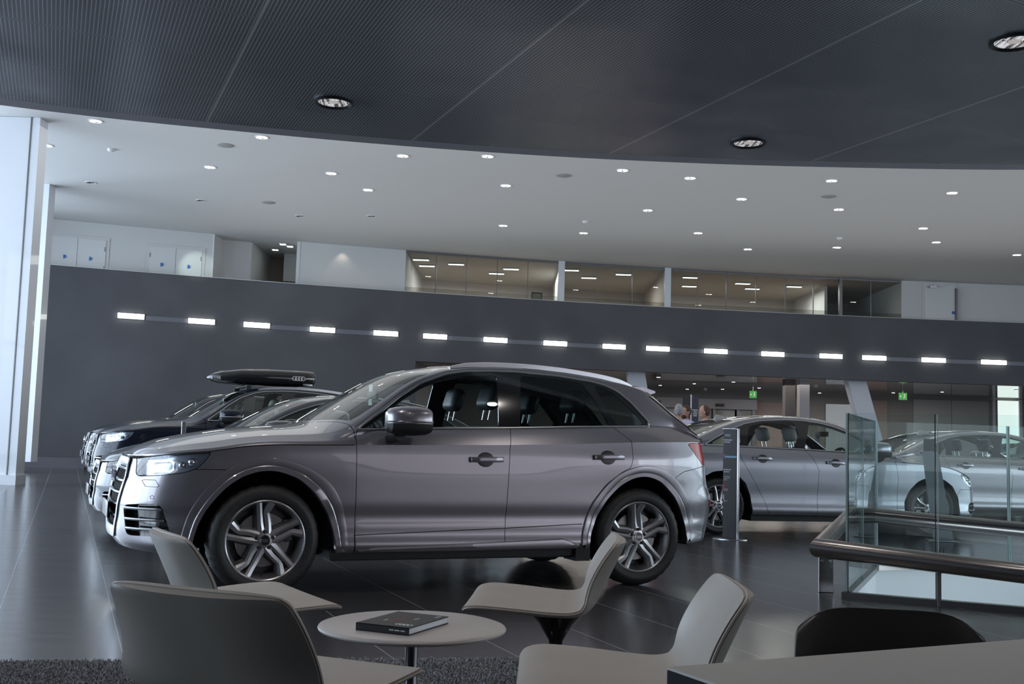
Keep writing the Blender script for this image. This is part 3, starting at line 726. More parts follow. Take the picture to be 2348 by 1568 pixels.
SEDAN = dict(
    wb=2.94, tyre_r=0.342, rim_r=0.258, track=0.905, wheel_style='twin', floor_z=0.22,
    plan=[(-.93, 0), (-.925, .22), (-.91, .42), (-.87, .56), (-.79, .69), (-.67, .79), (-.5, .86), (-.3, .90), (0, .915), (.6, .92), (1.5, .92), (2.4, .92), (2.94, .91), (3.3, .89), (3.6, .85), (3.8, .78), (3.92, .66), (3.98, .5), (4.01, .3), (4.02, 0)],
    zlo=[(-.95, .22), (-.6, .21), (.4, .235), (2.5, .25), (3.3, .27), (4.1, .30)],
    zS=[(-.95, .71), (-.75, .725), (-.6, .765), (-.40, .84), (-.2, .885), (0, .905), (.5, .93), (1.7, .955), (2.9, .985), (3.5, .99), (4.1, .985)],
    dn=[(.18, .07), (.26, .02), (.34, 0), (.50, .0), (.60, .02), (.68, .05), (.76, .10)],
    ds=[(.2, .06), (.26, .012), (.33, .004), (.37, .022), (.5, .025), (.62, .012), (.80, .002), (.90, .004), (.97, .02)],
    dt=[(.25, .10), (.34, .04), (.48, .0), (.62, .0), (.70, .03), (.85, .05), (.97, .06)],
    yB=[(.3, .84), (.6, .83), (1.5, .83), (2.6, .81), (3.1, .77), (3.5, .72), (4.1, .66)],
    zB=[(.3, .98), (.6, 1.005), (1.2, 1.035), (1.8, 1.052), (2.6, 1.068), (3.1, 1.078), (4.1, 1.07)],
    zE=[(.2, .92), (.45, 1.0), (.58, 1.045), (.80, 1.185), (1.0, 1.29), (1.2, 1.37), (1.4, 1.418), (1.7, 1.45), (2.0, 1.455), (2.35, 1.435), (2.6, 1.385), (2.85, 1.295), (3.05, 1.205), (3.3, 1.10), (3.5, 1.05), (3.9, 1.02), (4.0, .985)],
    zC=[(-.85, .71), (-.82, .73), (-.78, .775), (-.70, .815), (-.5, .88), (-.3, .925), (0, .975), (.25, 1.0), (.34, 1.02), (.5, 1.105), (.7, 1.225), (.9, 1.33), (1.07, 1.405), (1.2, 1.445), (1.45, 1.483), (1.7, 1.495), (2.0, 1.49), (2.3, 1.468), (2.6, 1.42), (2.9, 1.33), (3.2, 1.20), (3.42, 1.10), (3.6, 1.075), (3.9, 1.065), (3.95, 1.02), (4.0, .985)],
    slope=[(.3, .45), (4.0, .45)], sig_zE=0.04, sig_zC=0.035, cowl=(.25, .52), roof_q=.6,
    arch_f=[(-.43, .1), (-.432, .28), (-.40, .50), (-.32, .64), (-.2, .72), (-.06, .748), (.08, .742), (.21, .69), (.32, .58), (.39, .44), (.40, .28), (.40, .1)],
    arch_r=[(2.50, .1), (2.505, .3), (2.53, .48), (2.60, .63), (2.72, .735), (2.88, .775), (3.02, .765), (3.16, .69), (3.27, .56), (3.33, .4), (3.34, .28), (3.34, .1)],
    headlight=round_poly([(-.82, .60), (-.80, .72), (-.58, .772), (-.46, .80), (-.48, .755), (-.60, .655), (-.72, .61)], 1),
    drl=[[(-.78, .64), (-.66, .66), (-.58, .71), (-.54, .76)]], projectors=[(-.66, .70, .03), (-.6, .73, .03)],
    grille=[(0, .69), (.31, .687), (.35, .675), (.41, .62), (.41, .58), (.40, .42), (.33, .32), (.30, .30), (0, .29)], slats=6, emblem_z=.62, plate_z=.42,
    fog=round_poly([(-.84, .42), (-.70, .43), (-.64, .42), (-.60, .31), (-.70, .28), (-.82, .29)], 1), fog_bars=[.39, .33],
    dlo=[(.585, 1.010), (.80, 1.150), (1.0, 1.250), (1.12, 1.300), (1.30, 1.360), (1.48, 1.398), (1.7, 1.420), (1.95, 1.424), (2.309, 1.400), (2.532, 1.355), (2.784, 1.258), (3.0, 1.140), (3.10, 1.085), (2.61, 1.075), (1.83, 1.06), (1.2, 1.043)],
    glasses=[([(.70, 1.03), (.85, 1.135), (1.0, 1.222), (1.12, 1.275), (1.30, 1.333), (1.48, 1.372), (1.62, 1.388), (1.76, 1.07), (1.2, 1.052)], M_gl_front, 0),
             ([(1.84, 1.398), (2.0, 1.396), (2.30, 1.372), (2.47, 1.33), (2.545, 1.085), (1.90, 1.078), (1.80, 1.25)], M_gl_front, 1),
             ([(2.60, 1.300), (2.75, 1.240), (2.95, 1.140), (3.02, 1.092), (2.62, 1.086)], M_gl_front, -1)],
    door_f=[(.585, 1.010), (.52, .90), (.49, .735), (.505, .2), (1.63, .2), (1.61, .81), (1.752, 1.055), (1.83, 1.060), (1.2, 1.043)],
    door_r=[(1.83, 1.06), (1.752, 1.055), (1.61, .81), (1.63, .2), (2.27, .2), (2.335, .40), (2.465, .62), (2.656, .916), (2.70, 1.076)],
    door_f_l=.53, door_r_l=2.5, belt_in=1.03,
    bumper_f=[(-1.2, .1), (-1.2, 1.0), (-.80, 1.0), (-.80, .60), (-.46, .60), (-.41, .52), (-.36, .1)],
    bumper_r=[(3.26, .1), (3.26, .60), (3.5, .68), (4.3, .70), (4.3, .1)],
    tail=round_poly([(3.62, .96), (4.3, .96), (4.3, .80), (3.72, .78)], 1), tailgate=(3.42, .66),
    screen=(.33, .17, 1.10, .14, .775, .62, 1.02, 1.40), rear_glass=(2.62, 3.36, .70, .56, 1.10, 1.40), handles=[(1.38, .90), (2.38, .93)],
    mirror=(.84, 1.075), seats=(1.62, 1.34, 2.42, (M_leather_pale, M_leather_pale)), dash_z=.99)
SPACE_DIR = 0.413
CO = Vector((-1.94310, 8.05874, 0)); CA = Vector((math.cos(SPACE_DIR), math.sin(SPACE_DIR), 0)); CN = Vector((-math.sin(SPACE_DIR), math.cos(SPACE_DIR), 0))

# ---- the silver SUV in the foreground
suv = empty('suv', CO, SPACE_DIR, 'silver grey SUV parked side-on in the middle, the car nearest the lounge chairs', 'car')
B1, D1 = build_car(SUV, suv, M_paint)
def suv_extras(b, root, P):
    # wheel arch flares: a raised band round each opening
    for (arch_p, flare) in ((SUV['arch_f'], [(-.535, .33), (-.524, .418), (-.484, .558), (-.401, .692), (-.309, .793), (-.207, .866), (-.101, .9), (.007, .910), (.14, .895), (.24, .86), (.335, .81), (.42, .748), (.492, .637), (.536, .507), (.553, .396), (.556, .28)]),
                            (SUV['arch_r'], [(2.318, .28), (2.325, .33), (2.341, .457), (2.402, .617), (2.517, .756), (2.620, .838), (2.73, .885), (2.85, .907), (2.988, .892), (3.101, .838), (3.201, .755), (3.288, .633), (3.335, .50), (3.345, .36)])):
        inner = [p for p in arch_p if p[1] > .2]
        def rs(pts, n):
            d = [0]
            for a, c in zip(pts, pts[1:]): d.append(d[-1] + math.dist(a, c))
            g = np.linspace(0, d[-1], n); return np.stack([smooth1(np.interp(g, d, [p[0] for p in pts])), smooth1(np.interp(g, d, [p[1] for p in pts]))], 1)
        def smooth1(x):
            y = x.copy()
            for _ in range(4): y[1:-1] = (y[:-2] + 2 * y[1:-1] + y[2:]) / 4
            return y
        n = 60; I, O_ = rs(inner, n), rs(flare, n); v = []; prof = [(-.012, -.05), (-.004, 0.008), (0.03, .016), (.36, .017), (.42, .013), (.48, .015), (.94, .012), (1.0, -.004)]
        for k in range(n):
            for t, off in prof:
                l, z = I[k] * (1 - t) + O_[k] * t
                tt = min(max(t, .04), 1); lq, zq = I[k] * (1 - tt - .02) + O_[k] * (tt + .02)
                p = b.side(lq, zq, 0); v.append((l, p.y - off, z))
        m_ = len(prof); f = [(i * m_ + j, i * m_ + j + 1, (i + 1) * m_ + j + 1, (i + 1) * m_ + j) for i in range(n - 1) for j in range(m_ - 1)]
        o = mesh_obj('wheel_arch_trim', v, f, P, root, True, 30); mirror_part(o)
    # aluminium-look blade along the sill
    bl = MB(); ls = np.linspace(.63, 2.30, 50); v = []
    for l in ls:
        t = (l - .63) / 1.67; top = np.interp(l, [.63, .74, 1.7, 2.17, 2.30], [.285, .315, .345, .359, .318]); bot = .285 + .008 * t
        y = min(b.side(l, .32).y, b.side(l, .40).y)
        v += [(l, y + .012, top + .004), (l, y - .014, max(top - .006, bot + .004)), (l, y - .018, (top + bot) / 2), (l, y - .010, bot), (l, y + .03, bot - .004)]
    f = [(i * 5 + j, i * 5 + j + 1, (i + 1) * 5 + j + 1, (i + 1) * 5 + j) for i in range(49) for j in range(4)]
    bl.add(v, f); o = bl.build('sill_blade', P, root, angle=30); mirror_part(o)
    ln = MB(); ln.tube([b.side(l, np.interp(l, [.60, 1.70, 2.33], [.395, .436, .464]), 0.0005) for l in np.linspace(.60, 2.33, 60)], .003, 5); o = ln.build('door_seam', M_matt, root); mirror_part(o)
    sl = MB(); sl.box((1.4, -.80, .262), (1.9, .10, .07)); sl.box((2.36, -.78, .25), (.12, .2, .12)); sl.box((.52, -.80, .272), (.16, .16, .035)); o = sl.build('sill_underside', M_matt, root); mirror_part(o)
    # roof rails
    rl = MB(); pts = []
    for l, dz in ((1.36, .0), (1.42, .010), (1.50, .019), (1.7, .024), (2.0, .026), (2.3, .026), (2.6, .026), (2.78, .022), (2.86, .010), (2.91, -.004)):
        y = -np.interp(l, [1.36, 2.0, 2.91], [.60, .62, .585]); p = b.topz(l, y); pts.append((l, y, p.z + dz))
    Q = []
    for i in range(len(pts) - 1):
        for t in range(5): Q.append(tuple(pts[i][k] * (1 - t / 5) + pts[i + 1][k] * t / 5 for k in range(3)))
    Q.append(pts[-1]); arr = np.array(Q)
    for _ in range(3): arr[1:-1] = (arr[:-2] + 2 * arr[1:-1] + arr[2:]) / 4
    rl.tube([tuple(p) for p in arr], 1.0, up=(0, 0, 1), prof=[(-.016, -.024), (-.014, .008), (0, .012), (.015, .008), (.017, -.024)]); 
    for p in (arr[4], arr[-4], arr[len(arr) // 2]): pass
    o = rl.build('roof_rail', M_satin, root); mirror_part(o)
    # spoiler
    sp = MB(); v = []
    for y in np.linspace(-.60, .60, 25):
        e = 1 - .10 * (y / .6) ** 4; p = b.topz(2.93, y)
        z0 = p.z + .004; zt = 1.492 + .018 * (1 - (y / .6) ** 2)
        v += [(2.90, y, z0 - .004), (3.00, y, (z0 + zt) / 2 + .016), (3.06 + .075 * e, y, zt), (3.06 + .078 * e, y, zt - .014), (3.04, y, zt - .045), (2.98, y, b.topz(2.98, y).z - .01)]
    f = [(i * 6 + j, i * 6 + j + 1, (i + 1) * 6 + j + 1, (i + 1) * 6 + j) for i in range(24) for j in range(5)] + [tuple(range(6)), tuple(24 * 6 + j for j in range(6))[::-1]]
    sp.add(v, f); sp.build('roof_spoiler', P, root, angle=40)
    # black edge of the rear window, wrapping on to the rear pillar
    rw = MB(); v = []; zEk = smooth_knots(SUV['zE'], .03)
    for l in np.linspace(3.02, 3.435, 24):
        p = b.side(float(l), float(zEk(l)) - .012, .006); yi = p.y + .11; q = b.topz(float(l), yi, .006); m_ = b.topz(float(l), p.y + .035, .008)
        v += [tuple(p), tuple(m_), tuple(q)]
    rw.add(v, [(3 * i + j, 3 * i + j + 1, 3 * i + 4 + j, 3 * i + 3 + j) for i in range(23) for j in (0, 1)]); o = rw.build('rear_window_edge', M_black, root, angle=60); mirror_part(o)
    # headlamp washer cover, parking sensor, rear reflector
    wl = [(-.745, .70), (-.765, .735), (-.752, .742), (-.69, .742), (-.668, .705), (-.68, .698)]
    for nm, pp in (('washer_cover_seam', wl), ('parking_sensor', [(-.705 + .011 * math.cos(a), .632 + .011 * math.sin(a)) for a in [2 * PI * i / 16 for i in range(16)]])):
        w = MB(); pq = [(pp[i][0] * (1 - t / 6) + pp[(i + 1) % len(pp)][0] * t / 6, pp[i][1] * (1 - t / 6) + pp[(i + 1) % len(pp)][1] * t / 6) for i in range(len(pp)) for t in range(6)]; w.tube([b.side(l, z, .0004) for l, z in pq], .0016, 5, True, up=(0, 1, 0)); o = w.build(nm, M_matt, root); mirror_part(o)
    rf = MB(); ys = np.linspace(.60, .76, 8)
    v = []
    for y in ys: v += [b.front(-y, .585, .004, True), b.front(-y, .638, .004, True)]
    rf.add(v, [(2 * i, 2 * i + 1, 2 * i + 3, 2 * i + 2) for i in range(7)]); o = rf.build('rear_reflector', M_red, root); mirror_part(o)
    # price tag on the rear-view mirror
    tg = MB(); tg.rbox((.95, .03, 1.385), (.004, .10, .16), .002, 1); t = tg.build('price_tag', M_card, root)
    text_mesh('tag_number', '154', .075, M_ink, t, Matrix.Translation((.9475, .03, 1.335)) @ Matrix.Rotation(-PI / 2, 4, 'Z') @ Matrix.Rotation(PI / 2, 4, 'X'))
suv_extras(B1, suv, M_paint)

# ---- the saloon by the glass balustrade, and the other cars of the display
sedan = empty('sedan', (5.45, 14.1, 0), math.radians(193.7), 'silver grey saloon car with pale seats standing behind the info totem', 'car')


# near side is the car's own +y side seen from here: shift the centre line away from the camera
nn_ = Vector((-math.sin(math.radians(193.7)), math.cos(math.radians(193.7)), 0)); sedan.location = Vector((5.45, 14.1, 0)) - nn_ * 0.915
B2, D2 = build_car(SEDAN, sedan, M_paint_sedan, hero=False)
fn = MB(); zt_ = B2.topz(2.52, 0).z
fn.add([(2.42, -.022, zt_ + .012), (2.42, .022, zt_ + .012), (2.62, .03, zt_ - .02), (2.62, -.03, zt_ - .02), (2.60, 0, zt_ + .055), (2.56, 0, zt_ + .05)], [(0, 1, 2, 3), (0, 5, 1), (1, 5, 4, 2), (2, 4, 3), (3, 4, 5, 0)])
fn.build('antenna_fin', M_satin, sedan)
tg = MB(); tg.rbox((1.06, -.1, 1.24), (.004, .13, .12), .002, 1); t = tg.build('price_tag', M_card, sedan)
for sx_, rz_ in ((-1, -PI / 2), (1, PI / 2)):
    text_mesh('tag_number', '188', .06, M_ink, t, Matrix.Translation((1.06 + sx_ * .0028, -.1, 1.235)) @ Matrix.Rotation(rz_, 4, 'Z') @ Matrix.Rotation(PI / 2, 4, 'X'))
index_kids()
def place_car(src, loc, rz, label, swap, scale=(1, 1, 1), skip=()):
    c = copy_tree(src, None, swap); c.location = loc; c.rotation_euler = (0, 0, rz); c.scale = scale; c['label'] = label; return c
swap_sedan = lambda P: {'blue grey car paint': P, 'pale grey seat leather': M_leather_dark}
swap_suv = lambda P: {'silver grey car paint': P}
c6 = place_car(sedan, CO + CN * 4.35 + CA * .10, SPACE_DIR, 'graphite estate-height saloon parked directly behind the silver SUV', swap_sedan(M_paint_dark), (1, 1, 1.02))
c5 = place_car(suv, CO + CN * 10.5 + CA * .44, SPACE_DIR, 'navy black SUV with pale front seats carrying a roof box', {'silver grey car paint': M_paint_navy, 'dark seat leather': M_leather_beige, 'grey seat insert': M_leather_beige}, (1.10, 1.05, 1.12))
c4 = place_car(suv, CO + CN * 14.3 + CA * .50, SPACE_DIR, 'black SUV parked farthest back on the left, nearest the dark wall', swap_suv(M_paint_black), (1.10, 1.05, 1.13))
c3 = place_car(sedan, (8.98, 17.6, 0), math.radians(190), 'silver coupe-backed car beyond the saloon, seen through the glass balustrade', swap_sedan(M_paint), (1, 1, .955))
c7 = place_car(sedan, (13.0, 21.8, 0), math.radians(186), 'grey car cut off by the right edge of the picture', swap_sedan(M_paint_dark), (1, 1, .97))
# roof box and its bars
rb_ = empty('roof_box', c5.location, SPACE_DIR, 'glossy black roof box strapped on top of the navy black SUV', 'roof box')
bx = MB(); secs = []
for t, w, zl, zh in ((0, .10, .085, .115), (.04, .22, .055, .165), (.12, .33, .02, .215), (.3, .40, 0, .265), (.6, .42, 0, .285), (.9, .41, .005, .285), (.985, .39, .02, .275), (1.0, .36, .05, .23)): secs.append((t, w, zl, zh))
v = []; n_ = 24
for t, w, zl, zh in secs:
    for j in range(n_):
        a = 2 * PI * j / n_; ca, sa = math.cos(a), math.sin(a); e = .45
        v.append((.74 + t * 1.76, w * abs(ca) ** e * (1 if ca > 0 else -1), 1.862 + (zl + zh) / 2 + (zh - zl) / 2 * abs(sa) ** e * (1 if sa > 0 else -1)))
f = [(i * n_ + j, i * n_ + (j + 1) % n_, (i + 1) * n_ + (j + 1) % n_, (i + 1) * n_ + j) for i in range(len(secs) - 1) for j in range(n_)] + [tuple(range(n_))[::-1], tuple((len(secs) - 1) * n_ + j for j in range(n_))]
bx.add(v, f); bx.build('box_shell', M_black, rb_, angle=50)
br = MB(); 
for l in (1.35, 2.1): br.rbox((l, 0, 1.835), (.06, 1.15, .03), .01, 2); br.rbox((l, -.56, 1.80), (.09, .04, .07), .01, 2); br.rbox((l, .56, 1.80), (.09, .04, .07), .01, 2)
br.build('cross_bar', M_matt, rb_)
em = MB(); rings_emblem(em, (2.20, -.425, 2.00), .034, (1, 0, 0), (0, 0, 1), t=.14); em.build('emblem', M_chrome, rb_)
for c_, d_ in (((.90, -.30, 1.955), (.22, .02, .06)), ((2.36, -.405, 1.90), (.16, .02, .03))): MB().rbox(c_, d_, .006, 2).build('latch', M_satin, rb_)

# ================================================================== THE BUILDING
def gy(x): return ((2.97391672e-05 * x - 6.38847403e-03) * x + 2.49844815e-01) * x + 33.8384950
H_CEIL = 6.85
def struct(o): o['kind'] = 'structure'; return o
def emit(name, c, s): return mat(name, c, .5, emis=c, estr=s)
M_white = noise_color(mat('white plaster', (.62, .63, .63), .75), (.60, .61, .61), (.65, .66, .66), .6)
M_ceil = mat('matt white ceiling', (.70, .70, .69), .85)
M_dark = noise_color(mat('charcoal polished plaster', (.075, .077, .088), .6), (.066, .067, .078), (.092, .095, .108), .55, 8)
M_column = mat('white column cladding', (.72, .75, .80), .35, 0, .3)
M_bronze = mat('bronze glass soffit', (.24, .165, .13), .08, .0, 1.0)
M_beige = mat('beige partition', (.42, .37, .33), .7)
M_greyp = mat('warm grey partition', (.30, .29, .28), .7)
M_frame = mat('anodised frame', (.16, .16, .17), .4, .6)
M_lamp = emit('cool light diffuser', (1.0, 1.0, .90), 9.0)
M_spot = emit('warm lamp', (1.0, .93, .82), 30.0)
M_officelight = emit('office panel light', (1.0, .97, .90), 3.0)
M_pane = glass('office glazing', (.86, .89, .88), .8)
M_bal = glass('balustrade glass', (.925, .972, .97), .7, 0, 1.25)
M_edge = mat('green glass edge', (.01, .03, .028), .2)
M_edgel = mat('pale glass edge', (.38, .48, .47), .3)
M_steel = mat('brushed steel', (.28, .265, .26), .26, 1.0)
M_green = emit('green exit sign', (.04, .30, .05), .35)

# floor tiles with pale joints
M_floor = mat('charcoal porcelain tiles', (.06, .06, .065), .22, 0, 0, spec=1.0)
def floor_nodes(m):
    b = m.node_tree.nodes['Principled BSDF']; tc = N(m, 'ShaderNodeTexCoord'); sp = N(m, 'ShaderNodeSeparateXYZ'); L(m, tc.outputs['Object'], sp.inputs[0])
    x, y = sp.outputs[0], sp.outputs[1]
    def fam(nx, ny, off, period, w):
        c = math_node(m, 'ADD', math_node(m, 'MULTIPLY', x, nx), math_node(m, 'MULTIPLY', y, ny))
        c = math_node(m, 'DIVIDE', math_node(m, 'SUBTRACT', c, off - period * 200), period)
        f = math_node(m, 'FRACT', c); d = math_node(m, 'MINIMUM', f, math_node(m, 'SUBTRACT', 1.0, f))
        return math_node(m, 'LESS_THAN', d, w / period / 2), math_node(m, 'FLOOR', c)
    g1, i1 = fam(.927, .375, .312, .6075, .0048); g2, i2 = fam(-.43, .90, 5.09, .70, .0028)
    nz = N(m, 'ShaderNodeTexNoise'); nz.inputs['Scale'].default_value = 1.3; nz.inputs['Detail'].default_value = 8
    mp = N(m, 'ShaderNodeMapping'); mp.inputs['Scale'].default_value = (1, 6, 1); mp.inputs['Rotation'].default_value = (0, 0, -.4); L(m, tc.outputs['Object'], mp.inputs[0]); L(m, mp.outputs[0], nz.inputs[0])
    r = N(m, 'ShaderNodeValToRGB'); r.color_ramp.elements[0].color = (.045, .044, .047, 1); r.color_ramp.elements[1].color = (.062, .061, .065, 1); L(m, nz.outputs[0], r.inputs[0])
    wn = N(m, 'ShaderNodeTexWhiteNoise', noise_dimensions='2D'); cb = N(m, 'ShaderNodeCombineXYZ'); L(m, i1, cb.inputs[0]); L(m, i2, cb.inputs[1]); L(m, cb.outputs[0], wn.inputs[0])
    hs = N(m, 'ShaderNodeHueSaturation'); L(m, math_node(m, 'ADD', math_node(m, 'MULTIPLY', wn.outputs[0], .16), .92), hs.inputs['Value']); L(m, r.outputs[0], hs.inputs['Color'])
    mx = N(m, 'ShaderNodeMixRGB'); L(m, math_node(m, 'MULTIPLY', g2, .45), mx.inputs[0]); L(m, hs.outputs[0], mx.inputs[1]); mx.inputs[2].default_value = (.30, .30, .31, 1)
    mx2 = N(m, 'ShaderNodeMixRGB'); L(m, math_node(m, 'MULTIPLY', g1, .9), mx2.inputs[0]); L(m, mx.outputs[0], mx2.inputs[1]); mx2.inputs[2].default_value = (.42, .42, .43, 1)
    L(m, mx2.outputs[0], b.inputs['Base Color'])
    L(m, math_node(m, 'ADD', math_node(m, 'MULTIPLY', nz.outputs[0], .08), .17), b.inputs['Roughness'])
    bp = N(m, 'ShaderNodeBump'); bp.inputs['Strength'].default_value = .02; bp.inputs['Distance'].default_value = .02; L(m, nz.outputs[0], bp.inputs['Height']); L(m, bp.outputs[0], b.inputs['Normal'])
floor_nodes(M_floor)
HOLE = [(2.50, 8.02), (7.0, 5.95), (7.6, 11.2), (3.35, 10.0)]
OUT = [(-24, -9), (32, -9), (32, 52), (-24, 52)]
struct(mesh_obj('floor', [(x, y, 0) for x, y in OUT] + [(x, y, 0) for x, y in HOLE], [(0, 1, 5, 4), (1, 2, 6, 5), (2, 3, 7, 6), (3, 0, 4, 7)], M_floor, smooth=False))
sw = MB()
hv = [(x, y, -.001) for x, y in HOLE] + [(x, y, -3.0) for x, y in HOLE]
sw.add(hv, [(0, 1, 5, 4), (1, 2, 6, 5), (2, 3, 7, 6), (3, 0, 4, 7), (4, 5, 6, 7)]); struct(sw.build('wall_stairwell', mat('stairwell white paint', (.78, .82, .86), .6), smooth=False))
area('stairwell_fill', (4.9, 8.0, -.35), (5.2, 11.0, -1.2), 2.4, .5, 20, (.85, .93, 1.0))  # unseen area light added to brighten the far stairwell wall

# the white ceiling, and the dark gallery wall with its opening
c = MB(); c.box((4, 22, H_CEIL + .15), (56, 62, .3)); struct(c.build('ceiling', M_ceil, smooth=False))
def strip(name, x0, x1, z0, z1, o0, o1, m, n=None, parent=None):
    """solid following the curved gallery line between x0 and x1, from offset o0 to o1 behind it"""
    n = n or max(2, int((x1 - x0) / .6)); xs = np.linspace(x0, x1, n + 1); v = []
    for x in xs: v += [(x, gy(x) + o0, z0), (x, gy(x) + o0, z1), (x, gy(x) + o1, z1), (x, gy(x) + o1, z0)]
    f = [(4 * i + j, 4 * i + (j + 1) % 4, 4 * i + 4 + (j + 1) % 4, 4 * i + 4 + j) for i in range(n) for j in range(4)] + [(0, 1, 2, 3), tuple(4 * n + j for j in (3, 2, 1, 0))]
    return mesh_obj(name, v, f, m, parent, True, 30)
XO = -2.91
struct(strip('wall_back', -17, XO, 0, 5.50, 0, .3, M_dark)); struct(strip('wall_gallery', XO, 30, 3.39, 5.50, 0, .3, M_dark))
struct(strip('trim_1', -17, 30, 5.50, 5.515, -.01, .31, M_white))
pl = MB(); pl.box((-12.3, 29.2, .14), (2.0, .5, .28), rz=.22); struct(pl.build('baseboard_left', M_dark, smooth=False))
struct(strip('ceiling_undercroft', XO - .3, 30, 3.42, 4.30, .3, 13.5, M_bronze, 30))
# undercroft back wall and side
uw = MB(); uw.box((13, 46.2, 1.72), (40, .3, 3.45)); struct(uw.build('wall_undercroft', M_greyp, smooth=False))
us = MB(); us.box((XO - .2, 39.7, 1.72), (.3, 13, 3.45)); struct(us.build('wall_undercroft_side', M_greyp, smooth=False))

# light boxes let into the dark wall, joined by a shallow grey channel
RIB = [(-11.0, -10.36, 4.23), (-9.23, -8.56, 4.21), (-7.78, -7.09, 4.2), (-5.97, -5.28, 4.18), (-4.16, -3.46, 4.18), (-2.7, -2.0, 4.17), (-0.87, -0.15, 4.16), (1.0, 1.73, 4.15), (2.89, 3.62, 4.14), (4.31, 5.06, 4.14), (6.23, 6.99, 4.14), (8.15, 8.91, 4.13), (10.13, 10.89, 4.14), (11.59, 12.39, 4.14), (13.63, 14.44, 4.14), (15.68, 16.53, 4.14), (17.8, 18.6, 4.14)]
for x0, x1, z in RIB:
    t = empty('wall_light', ((x0 + x1) / 2, gy((x0 + x1) / 2), z), 0, 'narrow glowing light box set in a row along the dark gallery wall', 'wall light', 'light boxes along the dark gallery wall')
    def loc(o): o.parent = t; o.matrix_parent_inverse = Matrix.Translation(t.location).inverted(); return o
    loc(strip('lamp_housing', x0 - .02, x1 + .02, z - .082, z + .082, -.03, .0, M_frame, 3)); loc(strip('diffuser', x0, x1, z - .070, z + .070, -.07, -.03, M_lamp, 3))
M_chan = mat('grey channel', (.15, .16, .19), .4)
for a, b_ in ((0, 1), (2, 3), (3, 4), (5, 6), (6, 7), (7, 8), (9, 10), (10, 11), (11, 12), (13, 14), (14, 15), (15, 16)):
    struct(strip('trim_2', RIB[a][1] + .03, RIB[b_][0] - .03, (RIB[a][2] + RIB[b_][2]) / 2 - .08, (RIB[a][2] + RIB[b_][2]) / 2 + .05, -.012, 0, M_chan, 4))

# ---- upper gallery: facade half a metre behind the parapet
struct(strip('floor_gallery', -17, XO - .3, 4.1, 4.30, .3, 8, M_greyp, 20))
def wallx(name, x0, x1, o0=.5, o1=.62, m=M_white, z0=4.3, z1=H_CEIL): return struct(strip(name, x0, x1, z0, z1, o0, o1, m))
wallx('wall_upper_left', -17, -8.85)
wallx('wall_upper_bay', -8.85, -8.05, 1.4, 1.52)
def cross(name, x, o0, o1, m=M_white, z0=4.3, z1=H_CEIL, th=.1):
    w = MB(); w.box((x, gy(x) + (o0 + o1) / 2, (z0 + z1) / 2), (th, o1 - o0, z1 - z0)); return struct(w.build(name, m, smooth=False))
cross('wall_upper_return', -8.86, .5, 1.4); cross('wall_upper_corner', -8.05, 1.4, 6); cross('wall_corridor', -6.5, .5, 6)
wallx('wall_corridor_end', -8.05, -6.5, 4.0, 4.1, M_beige); wallx('wall_corridor_panel', -7.39, -6.6, 3.0, 3.1, M_white, 5.95, H_CEIL)
wallx('wall_upper_middle', -6.5, -3.36); wallx('wall_upper_right', 13.13, 22)
cross('wall_office_left', -3.4, .6, 6.5, M_white); cross('wall_office_middle', 1.52, .6, 6.5, M_white); cross('wall_office_right', 5.04, .6, 6.5, M_beige); cross('wall_office_end', 13.2, .6, 6.5, M_white)
cross('wall_office_inner', 11.0, 2.2, 6.5, M_white)
wallx('wall_office_back', -3.4, 13.2, 6.4, 6.5, mat('office wall paint', (.55, .53, .50), .8))
struct(strip('ceiling_office', -3.4, 13.2, 6.80, 6.84, .62, 6.4, mat('office ceiling', (.42, .41, .37), .8), 20))
for i, (x0, x1) in enumerate(((1.42, 1.63), (4.94, 5.15))): struct(strip('trim_3', x0, x1, 4.3, H_CEIL, .42, .64, M_column, 2))
for x0, x1, js in ((-3.36, 1.42, (-2.43, -1.49, -.53, .44)), (1.63, 4.94, (2.71, 3.87)), (5.15, 13.13, (6.07, 7.05, 8.06, 9.07, 10.05, 11.0, 12.06))):
    g = struct(strip('window_1', x0, x1, 4.3, 6.79, .50, .515, M_pane)); 
    for j in js: strip('mullion', j - .012, j + .012, 4.3, 6.8, .49, .53, M_frame, 1, g)
    strip('window_frame', x0, x1, 6.78, 6.84, .48, .54, M_frame, None, g)
    strip('frosted_band', x0, x1, 4.3, 5.72, .54, .545, glass('frosted film', (.80, .80, .78), .25, .5), None, g)
struct(strip('trim_4', 10.95, 11.05, 4.3, H_CEIL, .45, .6, M_frame, 1))
